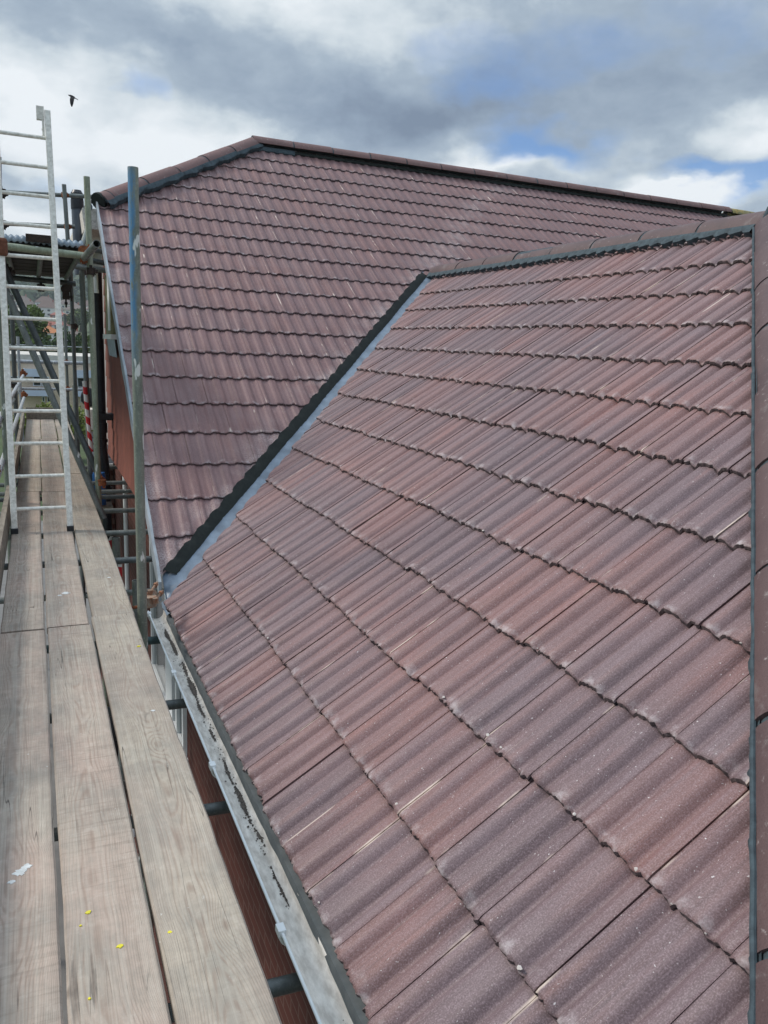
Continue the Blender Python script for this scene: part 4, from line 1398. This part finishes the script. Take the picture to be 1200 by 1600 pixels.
# ------------------------------------------------------------------ small things between the posts
ds = thing('satellite_dish', 'small dark satellite dish on the grey wall behind the striped post', 'dish', (.83, 13.6, .50))
vs, fs = [], []
n, m_ = 18, 5
for j in range(m_ + 1):
    for i in range(n):
        rr = .13 * j / m_
        a = 2 * PI * i / n
        vs.append((.80 + rr * math.cos(a), 13.55 + .25 * rr * rr / .13 - .2 * rr * math.cos(a), .60 + rr * 1.15 * math.sin(a)))
for j in range(m_):
    for i in range(n):
        fs.append((j * n + i, j * n + (i + 1) % n, (j + 1) * n + (i + 1) % n, (j + 1) * n + i))
MB().add(vs, fs).build('dish', M['black'], ds, smooth=True).modifiers.new('t', 'SOLIDIFY').thickness = .006
MB().tube((.80, 13.6, .58), (.94, 13.8, .48), .016).tube((.80, 13.5, .50), (.76, 13.3, .56), .008).box(.74, .78, 13.26, 13.32, .54, .60).build('arm', M['black'], ds)
tag(MB().box(.745, .90, 12.6, 12.9, .18, .49).build('meter_box', M['white_dirty'], None, origin=(.82, 12.6, .18), bevel=.008), 'white box low behind the striped post', 'box')
lt = thing('lean_to_roof', 'small slated lean-to roof low behind the posts', 'roof', (1.0, 11.8, -1.0))
for k in range(5):
    MB().add([(.70, 11.2 + k * .30, -.12 + k * .055), (1.0, 11.2 + k * .30, -.12 + k * .055), (1.0, 11.54 + k * .30, -.075 + k * .055), (.70, 11.54 + k * .30, -.075 + k * .055),
              (.70, 11.2 + k * .30, -.15 + k * .055), (1.0, 11.2 + k * .30, -.15 + k * .055), (1.0, 11.54 + k * .30, -.105 + k * .055), (.70, 11.54 + k * .30, -.105 + k * .055)],
             [(0, 1, 2, 3), (4, 7, 6, 5), (0, 4, 5, 1), (1, 5, 6, 2), (2, 6, 7, 3), (3, 7, 4, 0)]).build('slate_course', M['slate'], lt)
MB().box(.70, .93, 12.75, 12.80, .08, .14).build('ridge_flashing', M['brick'], lt)
MB().box(.69, .93, 11.15, 11.19, -.17, -.12).build('gutter', M['white'], lt)
MB().box(.72, .94, 11.25, 12.7, -4.9, -.16).build('wall', M['brick'], lt)
dr = thing('plastic_drum', 'bright blue plastic drum below the rusty brace coupler', 'drum', (.66, 9.9, -.42))
MB().tube((.66, 9.9, -.42), (.66, 9.9, -.05), .075, n=24).build('body', M['blue'], dr, smooth=True)
MB().tube((.66, 9.9, -.34), (.66, 9.9, -.31), .079, n=24).tube((.66, 9.9, -.15), (.66, 9.9, -.12), .079, n=24).build('hoop', M['blue'], dr, smooth=True)
MB().tube((.66, 9.9, -.05), (.66, 9.9, -.03), .068, n=24).build('lid', M['blue'], dr, smooth=True)
MB().box(.52, .80, 9.75, 10.05, -.46, -.421).build('base_board', M['wood_edge'], dr)

# bird: one continuous body with wings beaten down
bird = MB()
B0 = Vector((1.31, 25.0, 7.95))
def bp(x, z, y=0.0):
    return B0 + Vector((x * .92, y - .37 * x, z))
prof_b = [(-.135, .055, .003), (-.105, .048, .016), (-.07, .035, .026), (-.02, .015, .036), (.03, -.004, .030), (.07, -.022, .018), (.115, -.045, .020), (.135, -.055, .016)]
vs, fs = [], []
nb = 10
for x, z, r_ in prof_b:
    for i in range(nb):
        a = 2 * PI * i / nb
        flat = .35 if x > .06 else 1.0
        vs.append(bp(x, z + r_ * math.sin(a) * flat, r_ * math.cos(a) * (1.6 if x > .06 else 1)))
for j in range(len(prof_b) - 1):
    for i in range(nb):
        fs.append((j * nb + i, j * nb + (i + 1) % nb, (j + 1) * nb + (i + 1) % nb, (j + 1) * nb + i))
fs += [tuple(reversed(range(nb))), tuple(range((len(prof_b) - 1) * nb, len(prof_b) * nb))]
bird.add(vs, fs)
for sgn in (1, -1):
    w = []
    for (x0, x1, z, y) in ((-.065, .045, .03, .015), (-.085, .03, -.05, .06), (-.08, .01, -.13, .08), (-.06, -.015, -.19, .085), (-.045, -.03, -.215, .087)):
        w += [bp(x0, z, sgn * y), bp(x1, z - .01, sgn * y), bp(x1, z - .012, sgn * (y + .006)), bp(x0, z - .002, sgn * (y + .006))]
    f = [(0, 1, 2, 3), (19, 18, 17, 16)]
    for j in range(4):
        for k in range(4):
            f.append((4 * j + k, 4 * j + (k + 1) % 4, 4 * j + 4 + (k + 1) % 4, 4 * j + 4 + k))
    bird.add(w, f)
tag(bird.build('bird', M['bird'], None, origin=B0), 'small dark bird flying left with wings beaten down against the cloud', 'bird')

# ------------------------------------------------------------------ ground, hill, background


def hz(x, y):
    pts = [(-400, -5), (90, -5), (130, -4), (200, -1.5), (260, 1), (330, 4), (400, 8), (480, 13.4), (560, 24), (700, 42), (860, 64), (1400, 66)]
    for (a, za), (b, zb) in zip(pts[:-1], pts[1:]):
        if y <= b:
            t = (y - a) / (b - a)
            z = za + (zb - za) * t
            break
    else:
        z = 62
    fall = max(0.0, min(1.0, (x - 60) / 250)) + max(0.0, min(1.0, (-x - 150) / 400)) * .5
    return -5 + (z + 5) * (1 - .8 * min(1, fall)) + (math.sin(x * .021) * 2.2 if y > 520 else 0)


gm = MB()
xs = [-1200, -600, -300, -150, -80, -40, -20, -10, 0, 10, 20, 40, 80, 150, 300, 600, 1200]
ysg = [-400, -60, 0, 40, 90, 120, 160, 200, 240, 285, 330, 380, 430, 480, 560, 630, 700, 860, 1400]
vs = [(x, y, hz(x, y)) for y in ysg for x in xs]
nx = len(xs)
fs = [(j * nx + i, j * nx + i + 1, (j + 1) * nx + i + 1, (j + 1) * nx + i) for j in range(len(ysg) - 1) for i in range(nx - 1)]
tag(gm.add(vs, fs).build('ground', M['grass'], None, smooth=True), kind='structure')
tag(MB().box(-6, 20, -8, 30, -5.0, -4.99).build('pavement', M['paving'], None), kind='structure')


def leaf_cloud(c, rx, ry, rz, n, size, rg, flat=0.0):
    """leaf-sized faces spread through an uneven crown made of several lobes"""
    m = MB()
    lobes = [(c + Vector((rg.uniform(-.55, .55) * rx, rg.uniform(-.55, .55) * ry, rg.uniform(-.35, .55) * rz)), rg.uniform(.38, .62)) for _ in range(9)]
    for _ in range(n):
        lc, ls = rg.choice(lobes)
        while True:
            d = Vector((rg.uniform(-1, 1), rg.uniform(-1, 1), rg.uniform(-1, 1)))
            if .35 < d.length < 1:
                break
        p = lc + Vector((d.x * rx * ls, d.y * ry * ls, d.z * rz * ls))
        a = Vector((rg.gauss(0, 1), rg.gauss(0, 1), rg.gauss(0, 1))).normalized()
        b = a.orthogonal().normalized()
        s = size * rg.uniform(.5, 1.3)
        q = a.cross(b)
        m.add([p - b * s, p + q * s * .6, p + b * s, p - q * s * .6], [(0, 1, 2, 3)])
    return m


def tree(label, x, y, h, w, mat, n=900, size=.16, z0=None, group='trees in the valley', name='broadleaf_tree'):
    rg_ = random.Random(int(x * 31 + y * 7))
    z0 = hz(x, y) if z0 is None else z0
    o = thing(name, label, 'tree', (x, y, z0), group)
    tk = MB()
    tk.tube((x, y, z0), (x + .05 * w, y, z0 + h * .5), w * .055, w * .035, n=8)
    for k in range(5):
        a = 2 * PI * k / 5
        tk.tube((x + .03 * w, y, z0 + h * .42), (x + w * .32 * math.cos(a), y + w * .32 * math.sin(a), z0 + h * .72), w * .028, w * .01, n=6)
    tk.build('trunk', M['bark'], o, smooth=True)
    leaf_cloud(Vector((x, y, z0 + h * .62)), w * .62, w * .62, h * .42, int(n * 2.2), size * 1.25, rg_).build('crown', M[mat], o)
    return o


tree('yellow-green tree left of the dark tree, behind the raking brace', -1.1, 80, 9.0, 5.0, 'leaf_mid', 1300, .22)
tree('dark green rounded tree in front of the orange roof', 2.3, 76, 6.6, 3.6, 'leaf_dark', 1600, .15)
tree('low bushy tree just left of the dark tree', .6, 72, 4.6, 3.0, 'leaf_mid', 900, .16)
tree('pale green tree below the cream house', 5.6, 84, 6.2, 3.6, 'leaf_mid', 900, .18)
tree('mid green tree right of the red house', 15.5, 300, 7.6, 9, 'leaf_mid', 1000, .42)
tree('dark small tree among the upper houses', -.6, 330, 6.0, 9, 'leaf_dark', 900, .42)
for i, (x, y, s) in enumerate(((-14, 90, 8), (13, 100, 9), (22, 95, 8), (34, 120, 10), (-25, 130, 10))):
    tree(['green tree far left of the ladder', 'green tree hidden behind the house, nearest', 'green tree hidden behind the house, middle', 'green tree hidden behind the house, farthest', 'green tree on the far left slope'][i], x, y, s, s * .7, 'leaf_mid', 500, .35)
for i, (x, y) in enumerate(((-.6, 44.5), (.5, 45.2), (1.6, 44.6), (2.6, 45.3), (3.5, 44.8))):
    o = leaf_cloud(Vector((x, y, -3.35)), .95, .6, 1.35, 1500, .085, random.Random(50 + i)).build('shrub', M['leaf_bright'], None, origin=(x, y, -5))
    tag(o, ['yellow-green shrub at the left end of the row before the flats', 'second shrub from the left in the row before the flats', 'middle shrub of the row before the flats', 'second shrub from the right in the row before the flats', 'yellow-green shrub at the right end of the row before the flats'][i], 'shrub', 'shrubs in front of the flats')
# far-off wood on the hill: one mass
wood = MB()
rw = random.Random(77)
for i in range(640):
    x = rw.uniform(-60, 120)
    y = rw.uniform(500, 870)
    z = hz(x, y)
    s = rw.uniform(5, 9)
    n = 7
    rows = [(0.0, .75), (.35, 1.0), (.7, .75), (.95, .32)]
    b = len(wood.v)
    vs = []
    for hh, rr in rows:
        for k in range(n):
            a = 2 * PI * k / n
            q = rr * rw.uniform(.7, 1.15)
            vs.append((x + s * q * math.cos(a), y + s * q * math.sin(a), z - 1 + s * 1.5 * (hh + rw.uniform(-.08, .08))))
    vs.append((x, y, z + s * 1.45))
    fs = [(j * n + k, j * n + (k + 1) % n, (j + 1) * n + (k + 1) % n, (j + 1) * n + k) for j in range(3) for k in range(n)] + [(3 * n + k, 3 * n + (k + 1) % n, 4 * n) for k in range(n)]
    wood.add(vs, fs)
    for _ in range(24):
        a = rw.uniform(0, 2 * PI)
        hh = rw.uniform(.1, 1.4)
        p = Vector((x + s * .95 * math.cos(a) * math.sin(min(PI, .6 + hh)), y + s * .95 * math.sin(a) * math.sin(min(PI, .6 + hh)), z + s * hh))
        e = Vector((rw.gauss(0, 1), rw.gauss(0, 1), rw.gauss(0, 1))).normalized() * rw.uniform(.6, 1.3)
        g_ = e.orthogonal().normalized() * rw.uniform(.6, 1.2)
        wood.add([p - e, p - g_, p + e, p + g_], [(0, 1, 2, 3)])
tag(wood.build('hillside_wood', M['leaf_hill'], None, origin=(20, 300, 12)), 'far wooded hillside above the houses, seen under the raised deck', 'wood', kind='stuff')


def far_house(label, x, y, w, d, h, rh, wall, roof, rot=0.0, group='houses on the far hillside', z0=None, chimney=True, nwin=3):
    z0 = hz(x, y) - .4 if z0 is None else z0
    o = thing('detached_house', label, 'house', (x, y, z0), group)
    c, s = math.cos(rot), math.sin(rot)

    def tf(m):
        m.v = [(x + (a * c - b * s), y + (a * s + b * c), z0 + q) for a, b, q in m.v]
        return m
    tf(MB().box(-w / 2, w / 2, -d / 2, d / 2, 0, h)).build('wall', M[wall], o)
    e = .35
    rv = [(-w / 2 - e, -d / 2 - e, h), (w / 2 + e, -d / 2 - e, h), (w / 2 + e, d / 2 + e, h), (-w / 2 - e, d / 2 + e, h), (-w / 2 + d * .42, 0, h + rh), (w / 2 - d * .42, 0, h + rh)]
    ro = tf(MB().add(rv, [(0, 1, 5, 4), (1, 2, 5), (2, 3, 4, 5), (3, 0, 4), (3, 2, 1, 0)])).build('roof', M[roof], o)
    if chimney:
        tf(MB().box(w * .12, w * .12 + .6, -.3, .3, h + rh * .6, h + rh + .8)).build('chimney', M['wall_redbrick'], ro)
    for i in range(nwin):
        xw = -w / 2 + w * (i + .5) / nwin
        for zw in (h * .16, h * .60):
            f_ = tf(MB().box(xw - .75, xw + .75, -d / 2 - .06, -d / 2 - .002, zw, zw + 1.15)).build('window', M['white'], o)
            tf(MB().box(xw - .62, xw + .62, -d / 2 - .09, -d / 2 - .061, zw + .12, zw + 1.03)).build('pane', M['glass'], f_)
    return o


far_house('cream house with grey-brown roof right of the ladder above the flats', 9.6, 220, 4.6, 5, 2.4, 1.5, 'wall_cream', 'roof_greybrown', .1, nwin=2)
far_house('low house with a bright orange roof left of the dark tree top', 3.4, 230, 6.5, 6, 2.4, 1.9, 'wall_white', 'roof_orange', .35, nwin=2)
far_house('house with an orange roof to the right of the posts', 5.2, 80, 4.4, 5, 3.0, 2.4, 'wall_cream', 'roof_orange', .0, nwin=2)
far_house('red brick house with white windows in mid slope', 10.2, 350, 6.5, 6, 4.2, 1.6, 'wall_redbrick', 'roof_red', .0, nwin=2)
far_house('pinkish-roofed long house between the orange roof and the red house', 7.4, 300, 9, 6, 2.2, 1.6, 'wall_white', 'roof_red', .1)
far_house('brown-roofed house in the second row at the left', -1.4, 420, 9, 8, 4.4, 3.0, 'wall_white', 'roof_greybrown', .25)
far_house('broad brown-roofed house in the second row just above the red brick house', 8.2, 425, 12, 8, 4.4, 3.2, 'wall_white', 'roof_brown', -.1)
far_house('second row house on the right, behind the ladder stile', 19.5, 415, 9, 8, 4.4, 3.0, 'wall_cream', 'roof_greybrown', -.2)
far_house('top row house at the left, white walls', -3.6, 478, 9.5, 8, 4.6, 3.4, 'wall_white', 'roof_greybrown', .1)
far_house('top row house in the middle, hipped brown roof', 7.6, 484, 10.5, 8, 4.6, 3.4, 'wall_white', 'roof_brown', -.1)
far_house('top row house right of the middle, cream walls', 18.6, 480, 9.5, 8, 4.6, 3.4, 'wall_cream', 'roof_greybrown', .15)
far_house('white house at the right of the top row behind the posts', 30, 476, 10, 8, 4.6, 3.2, 'wall_white', 'roof_brown', 0)
far_house('house in the second row at the right behind the posts', 29, 425, 9, 8, 4.6, 3.2, 'wall_white', 'roof_greybrown', .1)
far_house('house far left of the ladder on the slope', -24, 400, 10, 8, 4.8, 3.0, 'wall_cream', 'roof_brown', .2)

# block of flats
fl_ = thing('block_of_flats', 'buff brick block of flats with white balconies and flat roof beyond the walkway end', 'flats', (2, 60, -5))
MB().box(-1.9, 8, 60, 70, -5, -.35).build('wall', M['buff'], fl_)
MB().box(-2.1, 8.2, 59.8, 70.2, -.35, .12).build('roof', M['render_pale'], fl_)
rl_ = MB().tube((-2.0, 59.9, .75), (8.1, 59.9, .75), .03, n=8)
for i in range(12):
    rl_.tube((-2 + i * .9, 59.9, .12), (-2 + i * .9, 59.9, .75), .02, n=6)
rl_.build('roof_rail', M['tube_light'], fl_)
for i, (xa, xb, zt) in enumerate(((-.65, .62, -.80), (-.75, 1.15, -2.10), (2.6, 3.9, -.80), (2.5, 4.1, -2.10), (5.5, 7.0, -.8), (5.5, 7.0, -2.1))):
    ba = MB().box(xa, xb, 58.9, 58.96, zt - .42, zt).box(xa, xa + .06, 58.96, 60, zt - .42, zt).box(xb - .06, xb, 58.96, 60, zt - .42, zt).box(xa, xb, 58.9, 60, zt - .52, zt - .421)
    ba.build('balcony', M['balcony_blue'], fl_)
for (xa, xb, za, zb) in ((-.05, .42, -1.55, -.85 - .42), (.45, .95, -2.0, -1.35), (.42, .62, -3.10, -2.70), (.74, 1.02, -3.12, -2.68), (2.75, 3.3, -2.05, -1.35), (2.9, 3.4, -3.1, -2.68), (-1.5, -1.0, -2.0, -1.35), (5.8, 6.4, -3.2, -2.6), (-.1, .42, -2.0, -1.35)):
    w_ = MB().box(xa, xb, 59.93, 59.998, za, zb).build('window', M['white'], fl_)
    MB().box(xa + .06, xb - .06, 59.90, 59.929, za + .06, zb - .06).build('pane', M['glass'], w_)

# ------------------------------------------------------------------ air: far things fade a little
hzm = bpy.data.materials.new('thin_haze')
hzm.use_nodes = True
hn = hzm.node_tree
for n_ in list(hn.nodes):
    if n_.type == 'BSDF_PRINCIPLED':
        hn.nodes.remove(n_)
pv_ = hn.nodes.new('ShaderNodeVolumePrincipled')
pv_.inputs['Color'].default_value = (.86, .92, 1.0, 1)
pv_.inputs['Density'].default_value = .00032
hn.links.new(pv_.outputs[0], hn.nodes['Material Output'].inputs['Volume'])
tag(MB().box(-1300, 1300, -450, 1450, -6.5, 96).build('haze', hzm, None), kind='stuff')
